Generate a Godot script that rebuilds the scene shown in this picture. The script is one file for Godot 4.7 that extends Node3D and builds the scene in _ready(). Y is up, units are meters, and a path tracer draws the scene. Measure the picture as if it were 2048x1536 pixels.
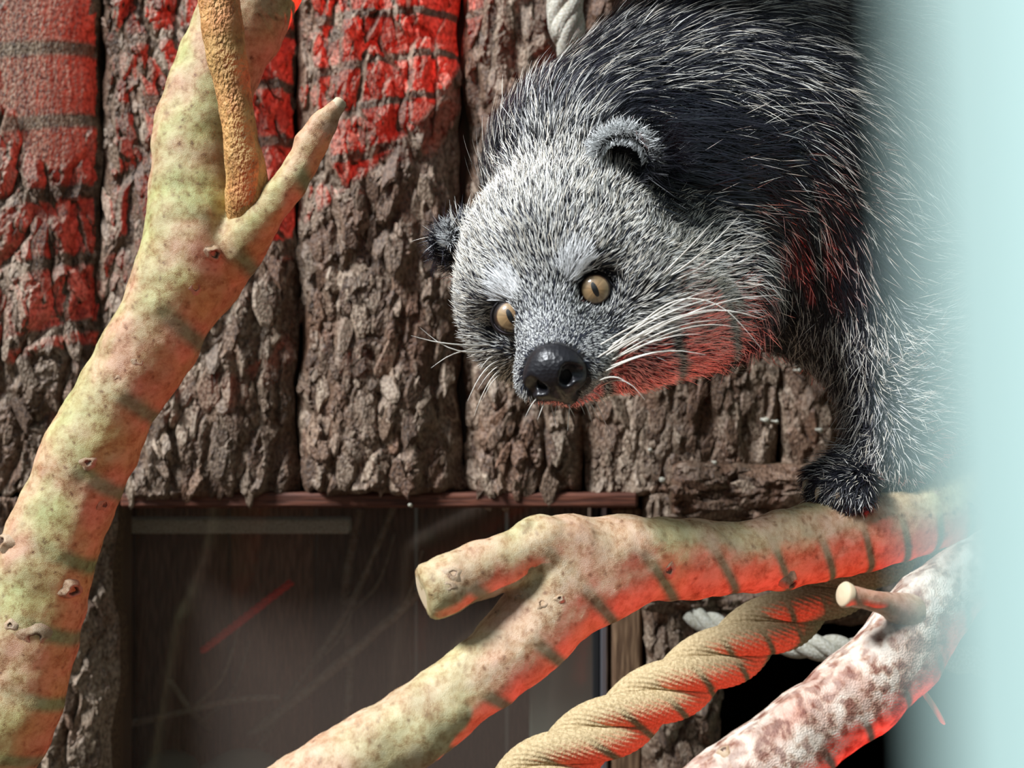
extends Node3D
# A binturong on a perch before a wall of bark slabs: daylight from the open front, two red heat lamps.

const FPX := 2974.0          # focal length in pixels of the 2048 x 1536 frame
const EYE := Vector3(0, 1.3, 0)
const WALL := 1.12           # metres from the lens to the wall

var M := {}
var N := {}                  # noises
var rng := RandomNumberGenerator.new()


# ------------------------------------------------------------------ camera, sky, light
func set_view() -> void:
	var cam := Camera3D.new()
	cam.name = "camera"
	var lens := CameraAttributesPhysical.new()
	lens.frustum_focal_length = 46.47
	lens.frustum_near = 0.01
	lens.frustum_far = 100.0
	lens.frustum_focus_distance = 0.765
	lens.exposure_aperture = 10.0
	cam.attributes = lens
	cam.position = EYE
	add_child(cam)
	cam.current = true
	var world := WorldEnvironment.new()
	world.name = "world"
	var e := Environment.new()
	e.background_mode = Environment.BG_SKY
	var sky := ProceduralSkyMaterial.new()
	sky.sky_top_color = Color(0.86, 0.95, 1.0)
	sky.sky_horizon_color = Color(0.80, 0.88, 0.90)
	sky.ground_bottom_color = Color(0.30, 0.30, 0.27)
	sky.ground_horizon_color = Color(0.42, 0.44, 0.42)
	sky.sky_energy_multiplier = 0.6
	sky.ground_energy_multiplier = 0.6
	e.sky = Sky.new()
	e.sky.sky_material = sky
	e.tonemap_mode = Environment.TONE_MAPPER_LINEAR
	e.tonemap_exposure = 1.0
	e.sdfgi_enabled = true
	e.ssao_enabled = true
	e.ssil_enabled = true
	world.environment = e
	add_child(world)
	var sun := DirectionalLight3D.new()      # the sun through thin cloud, high over the left shoulder
	sun.name = "sun"
	sun.light_color = Color(0.97, 0.985, 1.0)
	sun.light_energy = 2.3
	sun.light_angular_distance = 16.0
	sun.shadow_enabled = true
	sun.sky_mode = DirectionalLight3D.SKY_MODE_LIGHT_ONLY
	add_child(sun)
	sun.look_at_from_position(Vector3.ZERO, Vector3(0.70, -0.85, -0.48))


# ------------------------------------------------------------------ small helpers
func at(px: float, py: float, d: float) -> Vector3:
	return EYE + Vector3((px - 1024.0) / FPX * d, (768.0 - py) / FPX * d, -d)


func tag(o: Node, label: String, category: String, group := "", kind := "") -> void:
	o.set_meta("label", label)
	if category:
		o.set_meta("category", category)
	if group:
		o.set_meta("group", group)
	if kind:
		o.set_meta("kind", kind)


func thing(called: String, where: Vector3, label: String, category: String, group := "", kind := "") -> Node3D:
	var o := Node3D.new()
	o.name = called
	o.position = where
	add_child(o, true)
	tag(o, label, category, group, kind)
	return o


func put(called: String, mesh: Mesh, mat: Material, parent: Node) -> MeshInstance3D:
	# the mesh is given in world coordinates unless the parent is asked to place it
	var o := MeshInstance3D.new()
	o.name = called
	o.mesh = mesh
	o.material_override = mat
	parent.add_child(o, true)
	if parent != self:
		o.position = -world_of(parent)
	return o


func world_of(n: Node) -> Vector3:
	var p := Vector3.ZERO
	var k := n
	while k != self and k is Node3D:
		p += (k as Node3D).position
		k = k.get_parent()
	return p


func noise(type: int, freq: float, sd: int, octaves := 3) -> FastNoiseLite:
	var n := FastNoiseLite.new()
	n.noise_type = type
	n.frequency = freq
	n.seed = sd
	n.fractal_type = FastNoiseLite.FRACTAL_FBM if octaves > 1 else FastNoiseLite.FRACTAL_NONE
	n.fractal_octaves = octaves
	return n


func noise_tex(n: FastNoiseLite, colors: Array, offs: Array, size := 512) -> NoiseTexture2D:
	var t := NoiseTexture2D.new()
	t.width = size
	t.height = size
	t.seamless = true
	t.noise = n
	var g := Gradient.new()
	g.offsets = PackedFloat32Array(offs)
	g.colors = PackedColorArray(colors)
	t.color_ramp = g
	return t


func indexed(v: PackedVector3Array, idx: PackedInt32Array, col := PackedColorArray(), uv := PackedVector2Array()) -> ArrayMesh:
	var nrm := PackedVector3Array()
	nrm.resize(v.size())
	for k in range(0, idx.size(), 3):
		var a := idx[k]
		var b := idx[k + 1]
		var c := idx[k + 2]
		var n := (v[c] - v[a]).cross(v[b] - v[a])
		nrm[a] += n
		nrm[b] += n
		nrm[c] += n
	for k in nrm.size():
		nrm[k] = nrm[k].normalized()
	var arr := []
	arr.resize(Mesh.ARRAY_MAX)
	arr[Mesh.ARRAY_VERTEX] = v
	arr[Mesh.ARRAY_NORMAL] = nrm
	arr[Mesh.ARRAY_INDEX] = idx
	if col.size():
		arr[Mesh.ARRAY_COLOR] = col
	if uv.size():
		arr[Mesh.ARRAY_TEX_UV] = uv
	var m := ArrayMesh.new()
	m.add_surface_from_arrays(Mesh.PRIMITIVE_TRIANGLES, arr)
	return m


func spline(p: Array, step: float) -> Array:
	# Catmull-Rom through [position, radius] pairs; points about every step metres
	var out := []
	for k in p.size() - 1:
		var a = p[maxi(k - 1, 0)]
		var b = p[k]
		var c = p[k + 1]
		var d = p[mini(k + 2, p.size() - 1)]
		var n := maxi(2, int((c[0] - b[0]).length() / step))
		for i in n:
			var t := float(i) / n
			out.append([b[0].cubic_interpolate(c[0], a[0], d[0], t), cubic_interpolate(b[1], c[1], a[1], d[1], t)])
	out.append(p[-1])
	return out


func tube(line: Array, seg: int, bump: Callable, tint: Callable, cap0 := true, cap1 := true) -> ArrayMesh:
	# line: [position, radius]; bump(pos, dir, along, angle) -> added radius; tint(pos, along, angle, out) -> Color
	var v := PackedVector3Array()
	var col := PackedColorArray()
	var idx := PackedInt32Array()
	var side := Vector3.ZERO
	var along := 0.0
	for i in line.size():
		var p: Vector3 = line[i][0]
		var dir: Vector3 = ((line[mini(i + 1, line.size() - 1)][0] as Vector3) - (line[maxi(i - 1, 0)][0] as Vector3)).normalized()
		if i == 0:
			side = dir.cross(Vector3.FORWARD if absf(dir.z) < 0.8 else Vector3.UP).normalized()
		else:
			side = (side - dir * side.dot(dir)).normalized()
			along += (p - (line[i - 1][0] as Vector3)).length()
		var up := dir.cross(side)
		for s in seg:
			var a := TAU * s / seg
			var o := side * cos(a) + up * sin(a)
			var q := p + o * (line[i][1] as float)
			v.append(q + o * (bump.call(q, o, along, a) as float))
			col.append(tint.call(q, o, along, a) as Color)
	var n := line.size()
	for i in n - 1:
		for s in seg:
			var a := i * seg + s
			var b := i * seg + (s + 1) % seg
			idx.append_array([a, a + seg, b, b, a + seg, b + seg])
	for e in 2:
		if (e == 0 and cap0) or (e == 1 and cap1):
			var ring := 0 if e == 0 else (n - 1) * seg
			var first := v.size()
			var mid := Vector3.ZERO
			for s in seg:
				v.append(v[ring + s])
				col.append(col[ring + s])
				mid += v[ring + s] / seg
			v.append(mid)
			col.append(col[ring])
			for s in seg:
				var t := (s + 1) % seg
				idx.append_array([first + seg, first + s, first + t] if e == 0 else [first + seg, first + t, first + s])
	return indexed(v, idx, col)


func no_bump(_q, _o, _l, _a) -> float:
	return 0.0


func white(_q, _o, _l, _a) -> Color:
	return Color.WHITE


func block(lo: Vector3, hi: Vector3, bevel := 0.002) -> ArrayMesh:
	# a box with chamfered edges between two corners, in world coordinates
	var st := SurfaceTool.new()
	st.begin(Mesh.PRIMITIVE_TRIANGLES)
	var c := (lo + hi) / 2
	var h := (hi - lo) / 2
	var b := minf(bevel, minf(h.x, minf(h.y, h.z)) * 0.5)
	var pts := PackedVector3Array()
	for sx in [-1, 1]:
		for sy in [-1, 1]:
			for sz in [-1, 1]:
				pts.append(Vector3(sx * (h.x - b), sy * (h.y - b), sz * h.z))
				pts.append(Vector3(sx * (h.x - b), sy * h.y, sz * (h.z - b)))
				pts.append(Vector3(sx * h.x, sy * (h.y - b), sz * (h.z - b)))
	var quad := func(q: Array) -> void:
		var n: Vector3 = ((pts[q[2]] - pts[q[0]]) as Vector3).cross(pts[q[1]] - pts[q[0]])
		var mid: Vector3 = (pts[q[0]] + pts[q[2]]) / 2
		if n.dot(mid) < 0:
			q.reverse()
		st.set_smooth_group(-1)
		for t in [0, 1, 2, 0, 2, 3]:
			st.add_vertex(c + pts[q[t]])
	var id := func(x: int, y: int, z: int, k: int) -> int:
		return (x * 4 + y * 2 + z) * 3 + k
	for s in 2:
		quad.call([id.call(0, 0, s, 0), id.call(1, 0, s, 0), id.call(1, 1, s, 0), id.call(0, 1, s, 0)])
		quad.call([id.call(0, s, 0, 1), id.call(1, s, 0, 1), id.call(1, s, 1, 1), id.call(0, s, 1, 1)])
		quad.call([id.call(s, 0, 0, 2), id.call(s, 1, 0, 2), id.call(s, 1, 1, 2), id.call(s, 0, 1, 2)])
	for s in 2:
		for t in 2:
			quad.call([id.call(0, s, t, 0), id.call(1, s, t, 0), id.call(1, s, t, 1), id.call(0, s, t, 1)])
			quad.call([id.call(s, 0, t, 0), id.call(s, 1, t, 0), id.call(s, 1, t, 2), id.call(s, 0, t, 2)])
			quad.call([id.call(s, t, 0, 1), id.call(s, t, 1, 1), id.call(s, t, 1, 2), id.call(s, t, 0, 2)])
	for x in 2:
		for y in 2:
			for z in 2:
				var a: Vector3 = pts[id.call(x, y, z, 0)]
				var e: Vector3 = pts[id.call(x, y, z, 1)]
				var f: Vector3 = pts[id.call(x, y, z, 2)]
				var q := [a, e, f]
				if (f - a).cross(e - a).dot(a + e + f) < 0:
					q.reverse()
				for k in q:
					st.add_vertex(c + k)
	st.generate_normals()
	return st.commit()


# ------------------------------------------------------------------ distance fields and surface nets
class Field:
	var kind := PackedInt32Array()       # 0 tapered capsule, 1 ellipsoid
	var a := PackedVector3Array()
	var b := PackedVector3Array()
	var r := PackedVector2Array()
	var inv: Array[Basis] = []
	var k := PackedFloat32Array()        # smoothing; negative carves
	var near := PackedInt32Array()

	func capsule(p: Vector3, q: Vector3, rp: float, rq: float, soft := 0.02) -> void:
		kind.append(0)
		a.append(p)
		b.append(q)
		r.append(Vector2(rp, rq))
		inv.append(Basis())
		k.append(soft)

	func egg(p: Vector3, axes: Basis, radii: Vector3, soft := 0.02) -> void:
		kind.append(1)
		a.append(p)
		b.append(radii)
		r.append(Vector2(minf(radii.x, minf(radii.y, radii.z)), 0))
		inv.append(axes.inverse())
		k.append(soft)

	func one(n: int, p: Vector3) -> float:
		if kind[n] == 0:
			var d := b[n] - a[n]
			var t := clampf((p - a[n]).dot(d) / d.length_squared(), 0.0, 1.0)
			return (p - a[n] - d * t).length() - lerpf(r[n].x, r[n].y, t)
		var q := inv[n] * (p - a[n])
		var s := q / b[n]
		var len := s.length()
		if len < 0.05:
			return -r[n].x
		return len * (len - 1.0) / (s / b[n]).length()

	func pick(p: Vector3, reach: float) -> void:
		near.clear()
		var best := 1e9
		var ds := PackedFloat32Array()
		for n in kind.size():
			var d := one(n, p)
			ds.append(d)
			if k[n] > 0:
				best = minf(best, d)
		for n in kind.size():
			if ds[n] < best + reach or k[n] < 0:
				near.append(n)

	func all() -> void:
		near.clear()
		for n in kind.size():
			near.append(n)

	func dist(p: Vector3) -> float:
		var d := 1.0
		for n in near:
			var e := one(n, p)
			var s := k[n]
			if s < 0:
				var h := maxf(-s - absf(d + e), 0.0)
				d = maxf(d, -e) - h * h * 0.25 / s
			elif d > 0.9:
				d = e
			else:
				var h := maxf(s - absf(d - e), 0.0)
				d = minf(d, e) - h * h * 0.25 / s
		return d

	func normal(p: Vector3) -> Vector3:
		var e := 0.0008
		var d := dist(p)
		return Vector3(dist(p + Vector3(e, 0, 0)) - d, dist(p + Vector3(0, e, 0)) - d, dist(p + Vector3(0, 0, e)) - d).normalized()


func surface(f: Field, lo: Vector3, hi: Vector3, cell: float) -> Array:
	# surface nets; returns [vertices, indices]
	var B := 6
	var nb := Vector3i(((hi - lo) / (cell * B)).ceil())
	var n := nb * B + Vector3i.ONE
	var val := PackedFloat32Array()
	val.resize(n.x * n.y * n.z)
	val.fill(9.0)
	var live := []
	var half := cell * B * 0.87
	for bz in nb.z:
		for by in nb.y:
			for bx in nb.x:
				var c := lo + (Vector3(bx, by, bz) + Vector3.ONE * 0.5) * cell * B
				f.all()
				if absf(f.dist(c)) > half * 1.3:
					continue
				f.pick(c, half * 2.0 + 0.03)
				live.append(Vector3i(bx, by, bz))
				for z in B + 1:
					for y in B + 1:
						var row := bx * B + n.x * ((by * B + y) + n.y * (bz * B + z))
						for x in B + 1:
							if val[row + x] > 8.0:
								val[row + x] = f.dist(lo + Vector3(bx * B + x, by * B + y, bz * B + z) * cell)
	var vid := PackedInt32Array()
	vid.resize(val.size())
	vid.fill(-1)
	var v := PackedVector3Array()
	var idx := PackedInt32Array()
	var sx := 1
	var sy := n.x
	var sz := n.x * n.y
	var corner := PackedInt32Array([0, sx, sy, sx + sy, sz, sx + sz, sy + sz, sx + sy + sz])
	var edges := PackedInt32Array([0, 1, 2, 3, 4, 5, 6, 7, 0, 2, 1, 3, 4, 6, 5, 7, 0, 4, 1, 5, 2, 6, 3, 7])
	for b in live:
		for z in B:
			for y in B:
				for x in B:
					var X: int = b.x * B + x
					var Y: int = b.y * B + y
					var Z: int = b.z * B + z
					var i := X + sy * Y + sz * Z
					var mask := 0
					for c in 8:
						if val[i + corner[c]] < 0:
							mask |= 1 << c
					if mask == 0 or mask == 255:
						continue
					var sum := Vector3.ZERO
					var cnt := 0
					for e in range(0, 24, 2):
						var p := edges[e]
						var q := edges[e + 1]
						if ((mask >> p) & 1) == ((mask >> q) & 1):
							continue
						var va := val[i + corner[p]]
						var t := va / (va - val[i + corner[q]])
						sum += Vector3(p & 1, (p >> 1) & 1, p >> 2).lerp(Vector3(q & 1, (q >> 1) & 1, q >> 2), t)
						cnt += 1
					vid[i] = v.size()
					v.append(lo + (Vector3(X, Y, Z) + sum / cnt) * cell)
	for b in live:
		for z in B:
			for y in B:
				for x in B:
					var X: int = b.x * B + x
					var Y: int = b.y * B + y
					var Z: int = b.z * B + z
					var i := X + sy * Y + sz * Z
					if vid[i] < 0:
						continue
					var inside := val[i] < 0
					for axis in 3:
						var s: int = [sx, sy, sz][axis]
						if inside == (val[i + s] < 0):
							continue
						var u: int = [sy, sz, sx][axis]
						var w: int = [sz, sx, sy][axis]
						if i - u - w < 0:
							continue
						var q0 := vid[i]
						var q1 := vid[i - u]
						var q2 := vid[i - u - w]
						var q3 := vid[i - w]
						if q1 < 0 or q2 < 0 or q3 < 0:
							continue
						if inside:
							idx.append_array([q0, q2, q1, q0, q3, q2])
						else:
							idx.append_array([q0, q1, q2, q0, q2, q3])
	return [v, idx]


func outward(v: PackedVector3Array, idx: PackedInt32Array) -> PackedInt32Array:
	# turns a closed mesh's triangles so that they face outwards
	var mid := Vector3.ZERO
	for p in v:
		mid += p / v.size()
	var vol := 0.0
	for k in range(0, idx.size(), 3):
		vol += (v[idx[k]] - mid).dot((v[idx[k + 2]] - mid).cross(v[idx[k + 1]] - mid))
	if vol < 0:
		idx.reverse()
	return idx


# ------------------------------------------------------------------ materials
func plain(called: String, c: Color, rough := 0.8) -> StandardMaterial3D:
	var m := StandardMaterial3D.new()
	m.resource_name = called
	m.albedo_color = c
	m.roughness = rough
	M[called] = m
	return m


func grained(called: String, c: Color, rough: float, tex: Texture2D, scale: Vector3, relief: Texture2D = null, depth := 0.1, vertex := true) -> StandardMaterial3D:
	var m := plain(called, c, rough)
	m.albedo_texture = tex
	m.uv1_triplanar = true
	m.uv1_world_triplanar = true
	m.uv1_scale = scale
	m.vertex_color_use_as_albedo = vertex
	if relief:
		m.heightmap_enabled = true
		m.heightmap_texture = relief
		m.heightmap_scale = depth
	return m


func make_materials() -> void:
	N.warp = noise(FastNoiseLite.TYPE_SIMPLEX, 9.0, 3, 3)
	N.big = noise(FastNoiseLite.TYPE_SIMPLEX, 5.0, 11, 3)
	N.mid = noise(FastNoiseLite.TYPE_SIMPLEX, 38.0, 12, 4)
	N.fine = noise(FastNoiseLite.TYPE_SIMPLEX, 160.0, 13, 3)
	N.limb = noise(FastNoiseLite.TYPE_SIMPLEX, 14.0, 21, 3)
	var cell := noise(FastNoiseLite.TYPE_CELLULAR, 38.0, 31, 1)
	cell.cellular_return_type = FastNoiseLite.RETURN_DISTANCE2_SUB
	cell.cellular_jitter = 1.0
	N.cell = cell
	var plate := noise(FastNoiseLite.TYPE_CELLULAR, 38.0, 31, 1)
	plate.cellular_return_type = FastNoiseLite.RETURN_CELL_VALUE
	plate.cellular_jitter = 1.0
	N.plate = plate
	for k in [["flake", 115.0, 33], ["chip", 260.0, 34]]:
		var fl := noise(FastNoiseLite.TYPE_CELLULAR, k[1], k[2], 1)
		fl.cellular_return_type = FastNoiseLite.RETURN_CELL_VALUE
		fl.cellular_jitter = 1.0
		N[k[0]] = fl
	# bark of the slabs
	var speck := noise_tex(noise(FastNoiseLite.TYPE_SIMPLEX, 0.035, 5, 5), [Color(0.44, 0.38, 0.33), Color(0.88, 0.84, 0.79), Color(1, 1, 0.98)], [0.2, 0.5, 0.8])
	var crumb := noise_tex(noise(FastNoiseLite.TYPE_SIMPLEX, 0.05, 6, 5), [Color.BLACK, Color.WHITE], [0.15, 0.85])
	grained("bark", Color.WHITE, 0.62, speck, Vector3(16, 9, 16), crumb, 0.07)
	# sawn, planed wood
	var grain := noise_tex(noise(FastNoiseLite.TYPE_SIMPLEX, 0.02, 8, 4), [Color(0.66, 0.60, 0.54), Color(1, 1, 1)], [0.25, 0.75])
	grained("old_wood", Color.WHITE, 0.75, grain, Vector3(26, 2.2, 26), grain, 0.05)
	grained("rail_wood", Color(0.42, 0.24, 0.17), 0.6, grain, Vector3(2.2, 26, 26), grain, 0.04, false)
	# smooth branch bark: pale, finely wrinkled
	var blotch := noise(FastNoiseLite.TYPE_SIMPLEX, 0.010, 14, 7)
	blotch.fractal_gain = 0.72
	var dot := noise_tex(blotch, [Color(0.70, 0.57, 0.47), Color(0.90, 0.85, 0.79), Color(1, 1, 1)], [0.16, 0.42, 0.66])
	var crinkle := noise(FastNoiseLite.TYPE_SIMPLEX, 0.10, 15, 4)
	crinkle.fractal_type = FastNoiseLite.FRACTAL_RIDGED
	var wrinkle := noise_tex(crinkle, [Color.BLACK, Color.WHITE], [0.1, 0.9])
	grained("branch_bark", Color.WHITE, 0.6, dot, Vector3(19, 19, 19), wrinkle, 0.022)
	var flake := noise_tex(noise(FastNoiseLite.TYPE_SIMPLEX, 0.02, 16, 5), [Color(0.55, 0.36, 0.30), Color(0.82, 0.72, 0.66), Color(1, 0.98, 0.96)], [0.30, 0.42, 0.60])
	grained("peeling_bark", Color.WHITE, 0.65, flake, Vector3(10, 10, 10), wrinkle, 0.05)
	grained("shoot_bark", Color.WHITE, 0.65, dot, Vector3(15, 9, 15), crumb, 0.10)
	var pit := noise(FastNoiseLite.TYPE_CELLULAR, 0.022, 17, 1)
	pit.cellular_return_type = FastNoiseLite.RETURN_DISTANCE
	pit.domain_warp_enabled = true
	pit.domain_warp_amplitude = 20.0
	pit.domain_warp_frequency = 0.03
	var pits := noise_tex(pit, [Color(0.60, 0.48, 0.40), Color(0.90, 0.86, 0.82), Color.WHITE], [0.03, 0.09, 0.16])
	for n in ["branch_bark", "shoot_bark", "peeling_bark"]:
		var m: StandardMaterial3D = M[n]
		m.detail_enabled = true
		m.detail_blend_mode = BaseMaterial3D.BLEND_MODE_MUL
		m.detail_albedo = pits
		m.detail_uv_layer = BaseMaterial3D.DETAIL_UV_2
		m.uv2_triplanar = true
		m.uv2_world_triplanar = true
		m.uv2_scale = Vector3(9, 9, 9)
	plain("cut_wood", Color(0.78, 0.70, 0.58), 0.7)
	plain("knot_wood", Color(0.30, 0.20, 0.14), 0.8)
	# ropes
	var lint := noise_tex(noise(FastNoiseLite.TYPE_SIMPLEX, 0.05, 18, 4), [Color(0.80, 0.78, 0.72), Color(1, 1, 1)], [0.3, 0.7])
	grained("rope_fibre", Color(0.76, 0.68, 0.53), 0.8, lint, Vector3(14, 14, 14), crumb, 0.03, false)
	grained("white_fibre", Color(0.80, 0.80, 0.76), 0.8, lint, Vector3(14, 14, 14), crumb, 0.03, false)
	grained("red_lit_fibre", Color(0.90, 0.20, 0.15), 0.8, lint, Vector3(14, 14, 14), null, 0.0, false)  # red lamp light on the reflected rope, put into the fibre colour
	# animal
	plain("skin", Color(0.075, 0.07, 0.075), 0.7)
	var pores := noise(FastNoiseLite.TYPE_CELLULAR, 0.05, 19, 1)
	var pore := noise_tex(pores, [Color.BLACK, Color.WHITE], [0.2, 0.8], 256)
	var nm := plain("nose_skin", Color(0.105, 0.10, 0.115), 0.36)
	nm.uv1_triplanar = true
	nm.uv1_world_triplanar = true
	nm.uv1_scale = Vector3(48, 48, 48)
	nm.heightmap_enabled = true
	nm.heightmap_texture = pore
	nm.heightmap_scale = 0.016
	plain("lid_skin", Color(0.10, 0.075, 0.08), 0.4)
	plain("lid_rim", Color(0.34, 0.31, 0.33), 0.35)
	plain("tear_skin", Color(0.50, 0.12, 0.12), 0.3)
	for n in ["eyeball", "iris", "pupil"]:
		var m := plain(n, {"eyeball": Color(0.08, 0.05, 0.04), "iris": Color.WHITE, "pupil": Color(0.01, 0.01, 0.01)}[n], 0.5)
		m.vertex_color_use_as_albedo = n == "iris"
		m.clearcoat_enabled = true
		m.clearcoat = 1.0
		m.clearcoat_roughness = 0.02
	for n in ["hair", "guard"]:
		var m := plain(n, Color.WHITE, 0.42 if n == "hair" else 0.5)
		m.vertex_color_use_as_albedo = true
	plain("whisker", Color(0.88, 0.86, 0.82), 0.4)
	plain("claw", Color(0.62, 0.55, 0.45), 0.4)
	# fittings
	var steel := plain("steel", Color(0.62, 0.62, 0.65), 0.35)
	steel.metallic = 0.9
	plain("black_paint", Color(0.05, 0.055, 0.06), 0.5)
	plain("board", Color(0.40, 0.32, 0.25), 0.7)
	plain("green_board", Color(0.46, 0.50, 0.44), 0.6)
	plain("post_paint", Color(0.66, 0.77, 0.755), 0.6)
	var soil := noise_tex(noise(FastNoiseLite.TYPE_SIMPLEX, 0.03, 22, 5), [Color(0.20, 0.14, 0.10), Color(0.48, 0.38, 0.29)], [0.2, 0.8])
	grained("soil", Color.WHITE, 0.95, soil, Vector3(2, 2, 2), crumb, 1.0, false)
	var glass := plain("pane_glass", Color(0.68, 0.60, 0.55, 0.14), 0.06)
	glass.transparency = BaseMaterial3D.TRANSPARENCY_ALPHA
	var bulb := plain("bulb_glow", Color(0.8, 0.06, 0.03), 0.3)
	bulb.emission_enabled = true
	bulb.emission = Color(1.0, 0.10, 0.05)
	bulb.emission_energy_multiplier = 2.0


# ------------------------------------------------------------------ bark slabs
func bark_height(x: float, y: float, sd: float) -> Vector2:
	# (height 0..1, plate value) of flaky pine bark at a point of the wall, in metres
	var wx: float = x + 0.010 * N.warp.get_noise_2d(x * 1.6 + sd, y * 0.7)
	var wy: float = y + 0.030 * N.warp.get_noise_2d(x * 1.6 + sd + 40.0, y * 0.7)
	var cx: float = wx * 1.0 + sd
	var cy: float = wy * 0.36 + sd
	var gap: float = N.cell.get_noise_2d(cx, cy) + 1.0
	var val: float = N.plate.get_noise_2d(cx, cy) * 0.5 + 0.5
	var fiss := smoothstep(0.02, 0.34, gap)
	var lay: float = (N.mid.get_noise_2d(wx * 1.1 + sd, wy * 0.5) * 0.5 + 0.5) * 5.0
	var terr := floorf(lay) + smoothstep(0.0, 0.3, lay - floorf(lay))
	var fine: float = N.fine.get_noise_2d(wx * 1.0 + sd, wy * 0.42)
	var jx: float = wx + 0.0022 * fine
	var jy: float = wy + 0.006 * N.mid.get_noise_2d(wx + 9.0, wy * 0.6 + sd)
	var flake: float = N.flake.get_noise_2d(jx * 1.15 + sd, jy * 0.45)
	var chip: float = N.chip.get_noise_2d(jx + sd, jy * 0.5)
	var h := fiss * (0.42 + 0.30 * val) + terr * 0.055 + fine * 0.09 + fiss * (0.20 * flake + 0.09 * chip)
	return Vector2(h, clampf(val * 0.5 + 0.25 + 0.28 * flake + 0.18 * chip, 0.0, 1.0))


func bark_tint(x: float, y: float, val: float, sd: float, warm: float) -> Color:
	var g: float = clampf(N.big.get_noise_2d(x * 2.0 + sd, y + 7.0) * 0.8 + 0.45 + (val - 0.5) * 1.3 + N.fine.get_noise_2d(x + 5.0, y * 0.5 + sd) * 0.35, 0.0, 1.0)
	var brown := Color(0.150, 0.095, 0.064)
	var rust := Color(0.225, 0.120, 0.075)
	var grey := Color(0.40, 0.325, 0.26)
	var c := brown.lerp(grey, g)
	var r: float = clampf(N.mid.get_noise_2d(x * 0.6 + sd * 2.0, y * 0.3) * 1.4 + warm - 0.2, 0.0, 1.0)
	return c.lerp(rust, r * 0.7)


var flakes := [[[], []], [[], []], [[], []]]


func flake_mesh(sd: int) -> ArrayMesh:
	# a thin broken plate of bark, about 2 wide and 2 tall, with a bevelled rim
	var r := RandomNumberGenerator.new()
	r.seed = 500 + sd
	var v := PackedVector3Array()
	var idx := PackedInt32Array()
	var seg := 9
	var rad := []
	for s in seg:
		rad.append(r.randf_range(0.62, 1.08))
	for k in 2:
		for s in seg:
			var a := TAU * s / seg + 0.3
			var q: float = rad[s] * (0.80 if k == 0 else 1.0)
			v.append(Vector3(cos(a) * q, sin(a) * q, (1.0 + r.randf_range(-0.3, 0.3)) if k == 0 else -0.9))
	v.append(Vector3(0.1, -0.1, 1.15))
	for s in seg:
		var t := (s + 1) % seg
		idx.append_array([seg * 2, t, s, s, t, seg + s, t, seg + t, seg + s])
	var st := SurfaceTool.new()
	st.begin(Mesh.PRIMITIVE_TRIANGLES)
	st.set_smooth_group(-1)
	for i in idx:
		st.add_vertex(v[i])
	st.generate_normals()
	return st.commit()


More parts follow.
